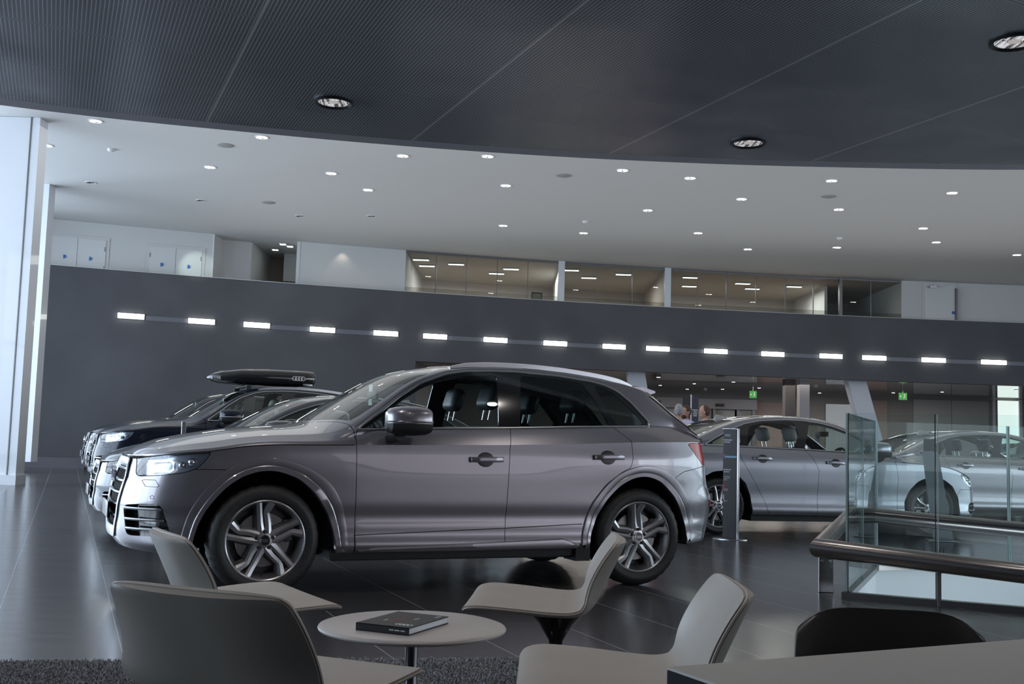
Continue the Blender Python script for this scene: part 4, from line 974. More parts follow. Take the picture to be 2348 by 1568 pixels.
# doors on the gallery
def gdoor(xa, xb, zt, label, signs, closer=False):
    t = empty('door', ((xa + xb) / 2, gy((xa + xb) / 2) + .5, 4.3), 0, label, 'door')
    def loc(o, p=None): o.parent = t; o.matrix_parent_inverse = Matrix.Translation(t.location).inverted(); return o
    fr = MB(); 
    loc(strip('door_frame', xa - .08, xb + .08, 4.3, zt + .08, .475, .5, M_white, 2))
    xm = (xa + xb) / 2
    leaves = ((xa, xm - .006), (xm + .006, xb)) if not closer else ((xa, xb),)
    for a, b_ in leaves: loc(strip('door_leaf', a, b_, 4.31, zt, .45, .475, mat('white door leaf', (.66, .68, .68), .5), 1))
    for x in signs:
        s = MB(); s.lathe([(0, 0), (.055, 0), (.055, .006), (0, .006)], 20, 'Y'); o = s.build('blue_sign', mat('blue disc', (.02, .12, .42), .5), t); o.location = (x - t.location.x, gy(x) + .44 - t.location.y, 5.82 - 4.3)
    if not closer:
        for x in (xa + .02, xb - .02):
            h = MB(); h.box((x - t.location.x, gy(x) + .45 - t.location.y, zt - .25 - 4.3), (.02, .02, .12)); h.box((x - t.location.x, gy(x) + .45 - t.location.y, zt - .8 - 4.3), (.02, .02, .12)); h.build('hinge', M_frame, t)
    else:
        h = MB(); h.box((xa + .25 - t.location.x, gy(xa) + .36 - t.location.y, zt - .12 - 4.3), (.22, .08, .07)); h.box((xa + .42 - t.location.x, gy(xa) + .32 - t.location.y, zt - .06 - 4.3), (.35, .02, .02)); h.build('door_closer', M_satin, t)
        h = MB(); h.box((xb + .03 - t.location.x, gy(xb) + .40 - t.location.y, 1.2), (.05, .06, 2.3)); h.build('door_edge', M_frame, t)
    return t
gdoor(-12.93, -11.56, 6.37, 'white double door with two blue discs at the far left of the upper gallery', (-12.55, -11.93))
gdoor(-10.47, -9.11, 6.33, 'white double door on the upper gallery, beside the corridor opening', (-10.15, -9.45))
gdoor(13.93, 15.0, 6.78, 'single white door with closer at the right end of the upper gallery', (14.93,), True)
# corridor and office lamps
def lamp(name, x, y, z, sx, sy, label, group, m=M_officelight):
    t = empty(name, (x, y, z), 0, label, 'ceiling light', group)
    f = MB(); f.box((0, 0, .0), (sx + .05, sy + .05, .03)); f.build('lamp_frame', M_white, t, smooth=False)
    d = MB(); d.box((0, 0, -.02), (sx, sy, .012)); d.build('diffuser', m, t, smooth=False); return t
for x, o in ((-3.0, 1.6), (-2.9, 2.8), (-1.9, 2.0), (-.6, 3.4), (-.1, 2.2), (1.9, 1.6), (2.6, 3.0), (3.7, 1.8), (6.0, 1.6), (6.3, 3.6), (8.0, 2.3), (8.6, 3.4), (9.9, 2.4)):
    lamp('office_light', x, gy(x) + o, 6.775, .5, .16, 'thin ceiling light panel inside the glazed upper offices', 'light panels in the upper offices')
for x, o in ((-7.05, 1.0), (-7.5, 2.2), (-6.9, 1.3)):
    lamp('corridor_light', x, gy(x) + o, H_CEIL - .03, .16, .12, 'small bright downlight in the corridor opening of the upper gallery', 'corridor downlights on the upper gallery', M_lamp)
def spot(name, loc, target, power, angle, color=(1, .84, .66)):
    d = bpy.data.lights.new(name, 'SPOT'); d.energy = power; d.spot_size = math.radians(angle); d.spot_blend = .6; d.color = color; d.shadow_soft_size = .05
    o = bpy.data.objects.new(name, d); COL.objects.link(o); o.location = loc; o.rotation_euler = (Vector(target) - Vector(loc)).to_track_quat('-Z', 'Y').to_euler(); return o
for x, o in ((-.9, 6.1), (2.9, 6.1), (4.6, 6.1)): spot('office_wall_washer', (x, gy(x) + 5.8, 6.7), (x, gy(x) + 6.35, 5.4), 80, 70)
for x in (-1.6, 0.6, 3.3, 7.0, 9.6): 
    area('office_ceiling_glow', (x, gy(x) + 3.2, 6.7), (x, gy(x) + 3.2, 4), 1.6, 2.0, 85, (1, .97, .92))
spot('gallery_wall_glow', (-5.2, gy(-5.2) + .32, 6.7), (-5.2, gy(-5.2) + .5, 5.4), 3.5, 100)
spot('gallery_left_glow', (-9.1, gy(-9.1) - 1.5, 6.6), (-9.2, gy(-9.2) + .5, 5.7), 60, 34, (.85, 1.0, .92))
# framed poster inside the office
po = empty('framed_poster', (.75, gy(.75) + .75, 4.3), 0, 'black framed poster standing behind the office glass', 'poster')
q = MB(); q.box((0, 0, .9 + .32), (.36, .04, .64), rz=.25); q.build('frame', M_ink, po, smooth=False)
q = MB(); q.box((-.0, -.026, .9 + .33), (.26, .01, .50), rz=.25); q.build('print', mat('printed sheet', (.42, .36, .30), .6), po, smooth=False)
q = MB(); q.box((0, 0, .45), (.05, .05, .9)); q.build('stand', M_ink, po, smooth=False)

# ---- undercroft contents
M_white2 = mat('white steel column', (.70, .73, .80), .4)
def leaning(name, p0, p1, w, d, label, m=M_white2):
    """box column leaning between foot p0 and head p1"""
    o = MB(); v = []
    for p in (p0, p1): v += [(p[0] - w / 2, p[1] - d / 2, p[2]), (p[0] + w / 2, p[1] - d / 2, p[2]), (p[0] + w / 2, p[1] + d / 2, p[2]), (p[0] - w / 2, p[1] + d / 2, p[2])]
    v[0] = (v[0][0], v[0][1], v[0][2])
    o.add(v, [(0, 1, 5, 4), (1, 2, 6, 5), (2, 3, 7, 6), (3, 0, 4, 7), (0, 3, 2, 1), (4, 5, 6, 7)]); o = o.build(name, m, smooth=False)
    return tag(o, label, 'column')
leaning('leaning_column', (12.75, 37.3, 0), (11.72, 37.1, 3.42), .62, .5, 'white slanting steel column under the gallery, right of the saloon car')
leaning('leaning_column', (4.75, 36.3, 0), (4.12, 36.1, 3.42), .58, .5, 'white slanting steel column rising just behind the tail of the silver SUV')
tag(MB().box((10.2, 38.0, 1.71), (.34, .4, 3.42)).build('square_column', mat('pale grey render', (.40, .39, .40), .7), smooth=False), 'pale grey upright square column behind the roof of the saloon car', 'column')
tag(MB().box((9.86, 38.6, 1.71), (.36, .4, 3.42)).build('square_column', mat('dark grey render', (.14, .135, .135), .7), smooth=False), 'dark grey upright square column just left of the pale grey one', 'column')
# partitions and panels on the undercroft back wall
def panel(x0, x1, z0, z1, m, name='trim_5', y=46.02, th=.06):
    return struct(MB().box(((x0 + x1) / 2, y, (z0 + z1) / 2), (x1 - x0, th, z1 - z0)).build(name, m, smooth=False))
M_timber = noise_color(mat('warm timber panel', (.36, .25, .16), .5), (.30, .20, .13), (.42, .29, .19), 2)
M_pinkb = mat('pinkish beige panel', (.40, .32, .29), .6)
M_graygl = mat('grey glazed panel', (.22, .23, .22), .15, 0, .5)
panel(10.0, 11.6, 0, 3.0, M_pinkb); panel(12.05, 12.55, 0, 3.4, M_timber); panel(13.3, 15.0, 0, 3.0, M_graygl); panel(15.0, 15.9, 0, 3.2, M_pinkb)
panel(17.0, 18.6, 0, 3.3, mat('light grey panel', (.44, .45, .44), .5)); panel(18.62, 20.2, 0, 3.3, mat('light grey panel')); panel(20.2, 20.5, 0, 3.4, M_greyp, y=45.9)
# sliding entrance doors
sd_ = empty('sliding_door', (8.2, 45.8, 0), 0, 'wide glazed sliding entrance door with grey header behind the three men', 'door')
q = MB(); q.box((0, -.1, 2.85), (4.2, .3, .42)); q.build('door_header', M_frame, sd_, smooth=False)
q = MB(); 
for x in (-2.0, -1.0, .35, 1.35, 2.0): q.box((x, -.05, 1.32), (.12, .12, 2.64))
q.build('door_frame', M_frame, sd_, smooth=False)
for x in (-1.5, -.3, .85, 1.67): q = MB(); q.box((x, -.03, 1.32), (.9 if abs(x) > .9 else 1.1, .02, 2.6)); q.build('door_pane', mat('dim green glass', (.20, .22, .19), .1, 0, .5), sd_, smooth=False)
q = MB(); q.box((-2.1, -.3, 2.86), (.34, .08, .12)); q.build('door_sensor', M_ink, sd_, smooth=False)
q = MB(); q.box((.55, -.3, 2.80), (.34, .08, .12)); q.build('door_sensor', M_ink, sd_, smooth=False)
# bright window in the undercroft
wd = empty('window_2', (20.9, 45.95, 0)); struct(wd)
q = MB(); q.box((0, 0, 1.7), (1.0, .02, 3.3)); q.build('window_pane', noise_color(emit('daylit frosted window', (.62, .72, .68), 1.2), (.5, .6, .45), (.75, .8, .85), 3), wd, smooth=False)
q = MB(); q.box((-.56, -.05, 1.7), (.12, .12, 3.4)); q.box((.56, -.05, 1.7), (.12, .12, 3.4)); q.build('window_frame', M_column, wd, smooth=False)
# hanging exit signs
for x, y, z, w, lb in ((8.9, 40, 3.01, .26, 'green hanging exit sign above the beige panels left of the pale column'), (14.4, 40, 3.10, .30, 'green hanging exit sign right of the slanting white column')):
    t = empty('exit_sign', (x, y, z), 0, lb, 'sign')
    MB().rbox((0, 0, 0), (w, .03, .26), .006, 1).build('sign_plate', M_green, t, smooth=False)
    k = MB(); k.box((-w * .28, -.018, 0), (w * .20, .004, .03)); k.add([(-w * .42, -.018, 0), (-w * .30, -.018, .045), (-w * .30, -.018, -.045)], [(0, 1, 2)]); k.build('arrow', M_card, t, smooth=False)
    k = MB(); k.sphere((w * .18, -.02, .07), .02, 8, 6, (1, .2, 1)); k.tube([(w * .18, -.018, .05), (w * .14, -.018, -.02)], .016, 6); k.tube([(w * .14, -.018, -.02), (w * .22, -.018, -.06), (w * .18, -.018, -.10)], .012, 6); k.tube([(w * .14, -.018, -.02), (w * .06, -.018, -.08)], .012, 6); k.tube([(w * .18, -.018, .03), (w * .30, -.018, .0)], .01, 6); k.build('running_figure', M_card, t)
    MB().tube([(0, 0, .13), (0, 0, 3.40 - z)], .008, 6).build('hanger', M_satin, t)

# ---- downlights
M_trim = mat('white lamp ring', (.75, .75, .75), .4)
M_cup = mat('lamp reflector cup', (.5, .5, .5), .2, .9)
def make_downlight(name, r, two, m, lb, cat, gr):
    t = empty(name, (0, 0, 0), 0, lb, cat, gr)
    q = MB(); q.lathe([(r, 0), (r, -.012), (r * .86, -.014), (r * .84, .0)], 24); q.build('lamp_ring', M_trim, t)
    q = MB(); q.lathe([(r * .86, -.006), (r * .5, -.002), (0, -.002)], 24, caps=False); q.build('reflector', M_cup, t)
    for x in ((-r * .42, r * .42) if two else (0,)):
        q = MB(); q.lathe([(0, -.016), (r * (.34 if two else .62), -.014), (r * (.36 if two else .64), -.006)], 16, c=(x, 0, 0), caps=False); q.build('lamp', m, t)
    return t
LBL = 'small round twin-lamp downlight recessed in the white ceiling'
dl = make_downlight('ceiling_downlight', .135, True, M_spot, LBL, 'ceiling light', 'downlights in the white ceiling')
M_spotdim = mat('unlit lamp', (.08, .08, .08), .2, .5)
dd = make_downlight('ceiling_downlight', .125, True, M_spotdim, 'dark unlit twin-lamp downlight on the left of the white ceiling', 'ceiling light', 'unlit downlights in the white ceiling')
bz = make_downlight('soffit_downlight', .075, True, mat('soffit lamp', (1, .9, .8), .4, emis=(1, .9, .8), estr=25), 'tiny twin downlight in the bronze ceiling under the gallery', 'ceiling light', 'downlights in the bronze ceiling under the gallery')
index_kids()
DOWN = [(-7.98, 20.15), (-5.02, 20.94), (-9.71, 22.04), (-2.36, 22.05), (-.61, 21.89), (-6.73, 23.49), (-4.11, 23.73), (2.24, 22.71), (3.76, 23.22), (6.79, 23.09), (-3.49, 25.25), (-.24, 24.41), (9.71, 23.88), (5.27, 25.08), (3.27, 26.61), (7.79, 25.89), (-.33, 29.07), (10.55, 27.81), (1.89, 29.78), (4.98, 29.31), (11.6, 29.63), (6.82, 31.52), (9.22, 30.83), (14.54, 31.18)]
HID = [(-7.0, 17.2), (-3.6, 17.6), (-1.2, 17.9), (1.0, 18.2), (3.4, 18.8), (6.0, 19.0), (8.6, 19.6), (-5.4, 14.2), (-2.4, 14.6), (.6, 15.0), (3.0, 15.4), (6.2, 15.6), (9.0, 16.0), (-3.6, 11.2), (-.8, 11.6), (1.8, 12.2), (4.6, 12.4), (7.6, 12.8)]
def spread(src, pts, z):
    for i, (x, y) in enumerate(pts):
        o = src if i == 0 else copy_tree(src); o.location = (x, y, z); o.rotation_euler = (0, 0, random.uniform(-.3, .3))
spread(dl, DOWN, H_CEIL); spread(dd, [(-10.05, 25.32), (-7.91, 26.96), (-5.73, 28.57), (-3.8, 28.3)], H_CEIL)
spread(bz, [(5.11, 37.76), (5.88, 42.88), (7.32, 45.2), (6.91, 41.04), (8.64, 44.43), (8.02, 39.25), (9.74, 42.7), (10.92, 41.01), (12.81, 45.2), (15.22, 43.35), (16.54, 41.76), (18.25, 39.3)], 3.418)
for i, (x, y) in enumerate([(-5.91, 21.63), (-6.22, 26.98), (1.02, 23.32), (7.16, 24.56)]):
    q = MB(); q.lathe([(0, -.02), (.14, -.018), (.17, -.008), (.175, 0)], 32, caps=False); o = q.build('ceiling_speaker', mat('grey speaker grille', (.36, .36, .36), .7)); o.location = (x, y, H_CEIL)
    tag(o, 'flat round grey loudspeaker grille in the white ceiling', 'speaker', 'round speakers in the white ceiling')
for i, (x, y, z) in enumerate([(-8.43, 22.21, H_CEIL), (1.83, 28.17, H_CEIL), (8.87, 29.41, H_CEIL), (8.04, 45.0, 3.42), (11.33, 40.45, 3.42)]):
    q = MB(); q.lathe([(0, -.06), (.05, -.055), (.075, -.03), (.085, 0)], 20, caps=False); o = q.build('smoke_detector', M_trim); o.location = (x, y, z)
    hi = z > 5
    tag(o, 'small white domed smoke detector on the white ceiling' if hi else 'small white domed smoke detector on the bronze ceiling under the gallery', 'smoke detector', 'smoke detectors on the white ceiling' if hi else 'smoke detectors on the bronze ceiling')

# ---- the low dark canopy over the lounge
M_slat = mat('slotted dark metal ceiling', (.05, .055, .065), .27, .30, spec=1.0)
def canopy_nodes(m):
    b = m.node_tree.nodes['Principled BSDF']; tc = N(m, 'ShaderNodeTexCoord'); sp = N(m, 'ShaderNodeSeparateXYZ'); L(m, tc.outputs['Object'], sp.inputs[0])
    x, y = sp.outputs[0], sp.outputs[1]
    def co(nx, ny, off, p):
        c = math_node(m, 'ADD', math_node(m, 'MULTIPLY', x, nx), math_node(m, 'MULTIPLY', y, ny)); return math_node(m, 'FRACT', math_node(m, 'DIVIDE', math_node(m, 'SUBTRACT', c, off - 100 * p), p))
    st = math_node(m, 'LESS_THAN', co(.923, .385, .776, 1.28 / 68), .28)
    def joint(f, w): 
        d = math_node(m, 'MINIMUM', f, math_node(m, 'SUBTRACT', 1.0, f)); return d, math_node(m, 'LESS_THAN', d, w)
    fA, fL = co(.923, .385, .776, 1.28), co(-.477, .879, 3.63, .66)
    dA, jA = joint(fA, .0075); dL, jL = joint(fL, .017); _, jA2 = joint(fA, .0045); _, jL2 = joint(fL, .004)
    r1 = N(m, 'ShaderNodeMixRGB'); L(m, st, r1.inputs[0]); r1.inputs[1].default_value = (.26, .28, .32, 1); r1.inputs[2].default_value = (.78, .83, .92, 1)
    r2 = N(m, 'ShaderNodeMixRGB'); L(m, math_node(m, 'MAXIMUM', jA, jL), r2.inputs[0]); L(m, r1.outputs[0], r2.inputs[1]); r2.inputs[2].default_value = (.50, .54, .60, 1)
    r3 = N(m, 'ShaderNodeMixRGB'); L(m, jL2, r3.inputs[0]); L(m, r2.outputs[0], r3.inputs[1]); r3.inputs[2].default_value = (.12, .13, .15, 1)
    r4 = N(m, 'ShaderNodeMixRGB'); L(m, jA2, r4.inputs[0]); L(m, r3.outputs[0], r4.inputs[1]); r4.inputs[2].default_value = (.92, .93, .97, 1)
    L(m, r4.outputs[0], b.inputs['Base Color'])
    nz = N(m, 'ShaderNodeTexNoise'); nz.inputs['Scale'].default_value = 1.3; nz.inputs['Detail'].default_value = 1.5; L(m, tc.outputs['Object'], nz.inputs[0])
    bp = N(m, 'ShaderNodeBump'); bp.inputs['Strength'].default_value = .5; bp.inputs['Distance'].default_value = .05; L(m, nz.outputs[0], bp.inputs['Height']); L(m, bp.outputs[0], b.inputs['Normal'])
canopy_nodes(M_slat)
EDGE = [(-9, .5), (-6.6, 3.9), (-4.6, 5.55), (-3.09, 6.36), (-2.43, 6.58), (-1.97, 6.70), (-1.1, 6.92), (-.71, 7.0), (.04, 7.12), (.58, 7.18), (1.52, 7.23), (2.4, 7.21), (3.4, 7.16), (5.0, 6.85), (7.0, 6.1), (9.5, 4.6), (12, 2)]
ex = np.linspace(-9, 12, 90); fy = smooth_knots(EDGE, .35)
E2 = [(float(x), float(fy(x))) for x in ex]
v = [(x, y, 3.0) for x, y in E2] + [(12, -7.5, 3.0), (-9, -7.5, 3.0)]; n = len(v)
cv = v + [(x, y, 3.22) for x, y, _ in v]
struct(mesh_obj('ceiling_canopy', cv, [tuple(range(n))[::-1], tuple(range(n, 2 * n))] + [(i, (i + 1) % n, n + (i + 1) % n, n + i) for i in range(n)], M_slat, smooth=False))
rg = MB(); nE = len(E2); v = []
for i, (x, y) in enumerate(E2):
    a, b_ = E2[max(i - 1, 0)], E2[min(i + 1, nE - 1)]; t = Vector((b_[0] - a[0], b_[1] - a[1])).normalized(); nx, ny = -t.y, t.x
    for o_, z in ((.012, 3.004), (.165, 3.004), (.175, 3.014), (.175, 3.26), (.012, 3.26)): v.append((x + nx * o_, y + ny * o_, z))
rg.add(v, [(5 * i + j, 5 * i + (j + 1) % 5, 5 * i + 5 + (j + 1) % 5, 5 * i + 5 + j) for i in range(nE - 1) for j in range(5)])
struct(rg.build('trim_6', mat('pale violet grey canopy rim', (.80, .80, .88), .4), angle=40))
M_facet = mat('painted reflector glints', (.80, .80, .82), .15, .6, emis=(1, 1, 1), estr=.55)  # mirror reflections painted as bright and dark streaks, with some glow
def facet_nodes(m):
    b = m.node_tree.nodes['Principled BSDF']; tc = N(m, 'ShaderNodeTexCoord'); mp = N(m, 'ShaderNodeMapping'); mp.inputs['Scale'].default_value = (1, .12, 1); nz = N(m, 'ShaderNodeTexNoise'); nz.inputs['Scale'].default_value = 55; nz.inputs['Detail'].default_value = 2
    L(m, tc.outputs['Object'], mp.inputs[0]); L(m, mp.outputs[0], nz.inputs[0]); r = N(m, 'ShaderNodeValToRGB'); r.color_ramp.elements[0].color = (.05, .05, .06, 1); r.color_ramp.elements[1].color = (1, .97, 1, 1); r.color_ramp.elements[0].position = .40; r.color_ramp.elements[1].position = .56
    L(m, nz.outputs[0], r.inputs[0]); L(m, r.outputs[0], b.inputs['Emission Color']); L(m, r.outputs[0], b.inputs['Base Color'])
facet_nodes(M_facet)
for x, y, lb in ((-1.08, 6.21, 'large round mirrored downlight in the dark canopy, left of centre'), (1.47, 6.81, 'large round mirrored downlight at the front edge of the dark canopy'), (2.32, 4.97, 'large round mirrored downlight cut off by the right edge')):
    t = empty('canopy_downlight', (x, y, 3.0), 0, lb, 'ceiling light')
    q = MB(); q.lathe([(.112, .0), (.114, -.012), (.104, -.016), (.090, -.006), (.088, .0)], 48); q.build('lamp_ring', mat('dark lamp ring', (.06, .065, .07), .35, .7), t)
    q = MB(); nn = 30; prof = [(.089, -.004), (.080, -.0035), (.06, -.003), (.03, -.0025)]
    v = []; f = []
    for i in range(nn):
        a0, a1 = 2 * PI * i / nn, 2 * PI * (i + 1) / nn; tilt = random.uniform(-.004, .004)
        k = len(v); 
        v += [(.089 * math.cos(a0), .089 * math.sin(a0), -.004), (.089 * math.cos(a1), .089 * math.sin(a1), -.004 + tilt * .3), (.032 * math.cos(a1), .032 * math.sin(a1), -.003 + tilt), (.032 * math.cos(a0), .032 * math.sin(a0), -.003)]
        f.append((k, k + 1, k + 2, k + 3))
    q.add(v, f); q.build('reflector', M_facet, t, smooth=False)
    q = MB(); q.sphere((0, 0, -.002), .03, 14, 8, (1, 1, .25)); q.build('lamp', mat('frosted bulb', (.8, .8, .78), .3, emis=(1, .95, .9), estr=.35), t)

# ---- white piers and glazing on the left, enclosing walls out of sight
tag(MB().box((-9.42, 20.2, 3.42), (.9, .35, 6.85)).build('white_pier', M_column, smooth=False), 'broad white clad pier at the left edge of the picture, nearest of the two', 'column').location = (0, 0, 0)
sk = MB(); sk.box((-9.42, 20.18, .09), (.96, .42, .18)); o = sk.build('pier_skirting', M_column, bpy.data.objects['white_pier'], smooth=False)
gv = MB(); gv.box((-9.13, 20.02, 3.42), (.02, .02, 6.85)); gv.build('cladding_joint', M_frame, bpy.data.objects['white_pier'], smooth=False)
tag(MB().box((-11.55, 25.8, 3.55), (.8, .35, 6.6)).build('white_pier', M_column, smooth=False), 'slimmer white pier standing before the left end of the dark wall', 'column')
lw = empty('window_3', (-14.2, 10, 0)); struct(lw)
q = MB()
for y in range(-8, 30, 3): q.box((0, y - 10, 3.4), (.18, .12, 6.8))
for z in (.05, 3.4, 6.78): q.box((0, 0, z), (.18, 38, .10))
q.build('window_frame', M_column, lw, smooth=False)
struct(MB().box((-14, 34, 3.4), (.3, 12, 6.9)).build('wall_left', M_white, smooth=False))
struct(MB().box((27, 38, 3.4), (.3, 26, 6.9)).build('wall_right', M_white, smooth=False))
M_far = mat('dim grey wall', (.22, .22, .24), .8)
struct(MB().box((4, -8.2, 3.4), (44, .3, 6.9)).build('wall_front', M_far, smooth=False))
# soft light bounced by the rest of the hall's lamps
area('hall_lamps_far', (2, 22, 6.7), (2, 22, 0), 22, 12, 300, (1.0, .95, .90))
area('hall_lamps_near', (2, 12.5, 6.7), (2, 12.5, 0), 18, 6, 70, (1.0, .94, .90))
area('ceiling_uplight', (4, 24, 4.4), (4, 24, 7), 24, 14, 270, (.97, .98, 1.0))
area('undercroft_fill', (9, 40.5, 3.30), (9, 40.5, 0), 18, 6, 520, (1.0, .90, .82))  # added area light, no fixture, to lift the dark undercroft
# the canopy downlights, plus unseen extra spots added to light the lounge
for x, y in ((-1.08, 6.21), (1.47, 6.81), (2.32, 4.97), (-.3, 3.4), (1.3, 2.0), (-2.2, 3.2), (3.4, 6.6), (-2.6, 5.2), (.2, 5.0)):
    spot('canopy_and_fill_spot', (x, y, 2.95), (x, y, 0), 26, 125, (1, .93, .88))

# ================================================================== LOUNGE, BALUSTRADE, SIGNS, PEOPLE
M_seat = noise_color(mat('taupe leather', (.27, .245, .22), .42), (.255, .232, .208), (.285, .26, .234), 6, bump=.05)
M_shell = noise_color(mat('grey brown leather shell', (.20, .185, .165), .45), (.19, .175, .157), (.21, .195, .175), 6, bump=.05)
M_pipe = mat('pale piping', (.36, .32, .28), .5)
M_brownl = noise_color(mat('black brown leather', (.022, .019, .018), .38), (.019, .017, .016), (.027, .023, .022), 8, bump=.05)
M_blackchrome = mat('black chrome', (.08, .08, .085), .12, 1.0)
def make_chair(root, ms, mo, mp, H0=-.012, wide=1.0, tall=.91, corner=.010):
    prof = [(.335, .418), (.325, .432), (.28, .440), (.15, .432), (.02, .420), (-.055, .418), (-.100, .430), (-.130, .462), (-.155, .52), (-.182, .58), (-.208, .64), (-.232, .697), (-.237, .712)]
    hw = [.27, .315, .335, .335, .325, .315, .305, .298, .290, .282, .273, .262, .240]
    P_ = []; W_ = []
    for i in range(len(prof) - 1):
        for t in range(6):
            a = t / 6; P_.append(tuple(prof[i][k] * (1 - a) + prof[i + 1][k] * a for k in (0, 1))); W_.append(hw[i] * (1 - a) + hw[i + 1] * a)
    P_.append(prof[-1]); W_.append(hw[-1]); P_ = np.array(P_); W_ = np.array(W_)
    for _ in range(6): P_[1:-1] = (P_[:-2] + 2 * P_[1:-1] + P_[2:]) / 4; W_[1:-1] = (W_[:-2] + 2 * W_[1:-1] + W_[2:]) / 4
    P_[:, 1] = .42 + (P_[:, 1] - .42) * tall + H0; W_ = W_ * wide
    nu, nv = len(P_), 25; T = np.gradient(P_, axis=0); T /= np.linalg.norm(T, axis=1)[:, None]; Nn = np.stack([T[:, 1], -T[:, 0]], 1)   # towards the sitter
    Nn = np.where((Nn[:, 1:2] < 0) & (np.abs(Nn[:, 0:1]) < .9), -Nn, Nn)
    def surf(off0, off_edge):
        v = []
        for i in range(nu):
            bk = math.sin(PI * min(max((P_[i, 1] - .43 - H0) / .285, 0), 1)) if P_[i, 0] < -.05 else 0.0
            for j in range(nv):
                s = -1 + 2 * j / (nv - 1); y = s * W_[i]
                curl = (.036 * bk + .008) * abs(s) ** 2.8
                o = off0 + (off_edge - off0) * abs(s) ** 3
                x = P_[i, 0] + Nn[i, 0] * (o + curl); z = P_[i, 1] + Nn[i, 1] * (o + curl * (1 - bk)) - corner * abs(s) ** 5 * max(0, (P_[i, 1] - .55 - H0) / .16)
                v.append((x, y, z))
        return v
    def sheet(name, a, b_, m, th_in):
        va, vb = surf(*a), surf(*b_); n = nu * nv; f = []
        for i in range(nu - 1):
            for j in range(nv - 1):
                q = (i * nv + j, i * nv + j + 1, (i + 1) * nv + j + 1, (i + 1) * nv + j); f.append(q); f.append(tuple(k + n for k in q[::-1]))
        rim = [i * nv for i in range(nu)] + [(nu - 1) * nv + j for j in range(1, nv)] + [i * nv + nv - 1 for i in range(nu - 2, -1, -1)] + [j for j in range(nv - 2, 0, -1)]
        for k in range(len(rim)): p, q = rim[k], rim[(k + 1) % len(rim)]; f.append((p, q, q + n, p + n))
        return mesh_obj(name, va + vb, f, m, root, True, 60), [va[i] for i in rim], rim
    o1, rim, _ = sheet('seat_pad', (.012, .006), (-.001, -.001), ms, 0)
    o2, rim2, _ = sheet('outer_shell', (-.002, -.002), (-.030, -.008), mo, 0)
    for o in (o1, o2):
        bm = bmesh.new(); bm.from_mesh(o.data); bmesh.ops.recalc_face_normals(bm, faces=bm.faces); bm.to_mesh(o.data); bm.free()
    pp = surf(-.0015, -.0015); rr = [pp[i] for i in _]
    MB().tube([(p[0], p[1] * 1.006, p[2]) for p in rr], .0032, 6, True, up=(.3, .2, 1)).build('piping', mp, root)
    MB().lathe([(.0, .40 + H0), (.12, .395 + H0), (.07, .345 + H0), (.028, .28 + H0), (.022, .20), (.022, .05), (.035, .04), (.035, .028), (0, .028)], 28).build('swivel_column', M_blackchrome, root)
    for k in range(4):
        a = PI / 4 + k * PI / 2; dx, dy = math.cos(a), math.sin(a); px, py = -dy, dx
        v = []
        for r, w, z0, z1 in ((.02, .022, .026, .05), (.15, .018, .02, .042), (.31, .012, .008, .022)):
            v += [(dx * r + px * w, dy * r + py * w, z0), (dx * r + px * w, dy * r + py * w, z1), (dx * r - px * w, dy * r - py * w, z1), (dx * r - px * w, dy * r - py * w, z0)]
        f = [(4 * i + j, 4 * i + (j + 1) % 4, 4 * i + 4 + (j + 1) % 4, 4 * i + 4 + j) for i in (0, 1) for j in range(4)] + [(0, 3, 2, 1), (8, 9, 10, 11)]
        MB().add(v, f).build('foot', M_chrome, root, smooth=False)
    return root
ch = make_chair(empty('lounge_chair', (0, 0, 0), 0, 'taupe leather lounge chair', 'chair'), M_seat, M_shell, M_pipe)
dk = make_chair(empty('lounge_chair', (.715, 1.93, 0), math.radians(-98), 'dark brown leather chair whose back rises behind the desk at right', 'chair'), M_brownl, M_brownl, mat('dark piping', (.03, .027, .025), .4), H0=.034, wide=.66, tall=1.02, corner=.032)
index_kids()
CH = [((-1.03, 4.10), 31, 'taupe leather lounge chair left behind the round table, in front of the SUV front wheel'),
      ((.205, 4.35), 176, 'taupe leather lounge chair behind the round table on its right, facing left'),
      ((.385, 2.98), 178, 'taupe leather lounge chair at front right, partly hidden by the desk'),
      ((-.635, 2.79), 66, 'lounge chair nearest the camera, seen from behind with its back in shadow')]
for i, ((x, y), a, lb) in enumerate(CH):
    o = ch if i == 0 else copy_tree(ch); o.location = (x, y, 0.022); o.rotation_euler = (0, 0, math.radians(a)); o['label'] = lb
    o.scale = (1, 1, 1)
# round table
tb = empty('round_table', (-.305, 3.72, 0.02), 0, 'round pale grey-topped coffee table on a dark column between the lounge chairs', 'table')
MB().lathe([(0, .42), (.298, .42), (.311, .416), (.314, .411), (.312, .406), (.285, .398), (.26, .396), (0, .396)], 96).build('table_top', mat('pale warm grey laminate', (.37, .345, .34), .38), tb, angle=50)
MB().lathe([(0, .396), (.05, .396), (.022, .385), (.0205, .05), (.03, .03), (.20, .022), (.205, .012), (0, .010)], 40).build('pedestal', M_blackchrome, tb)
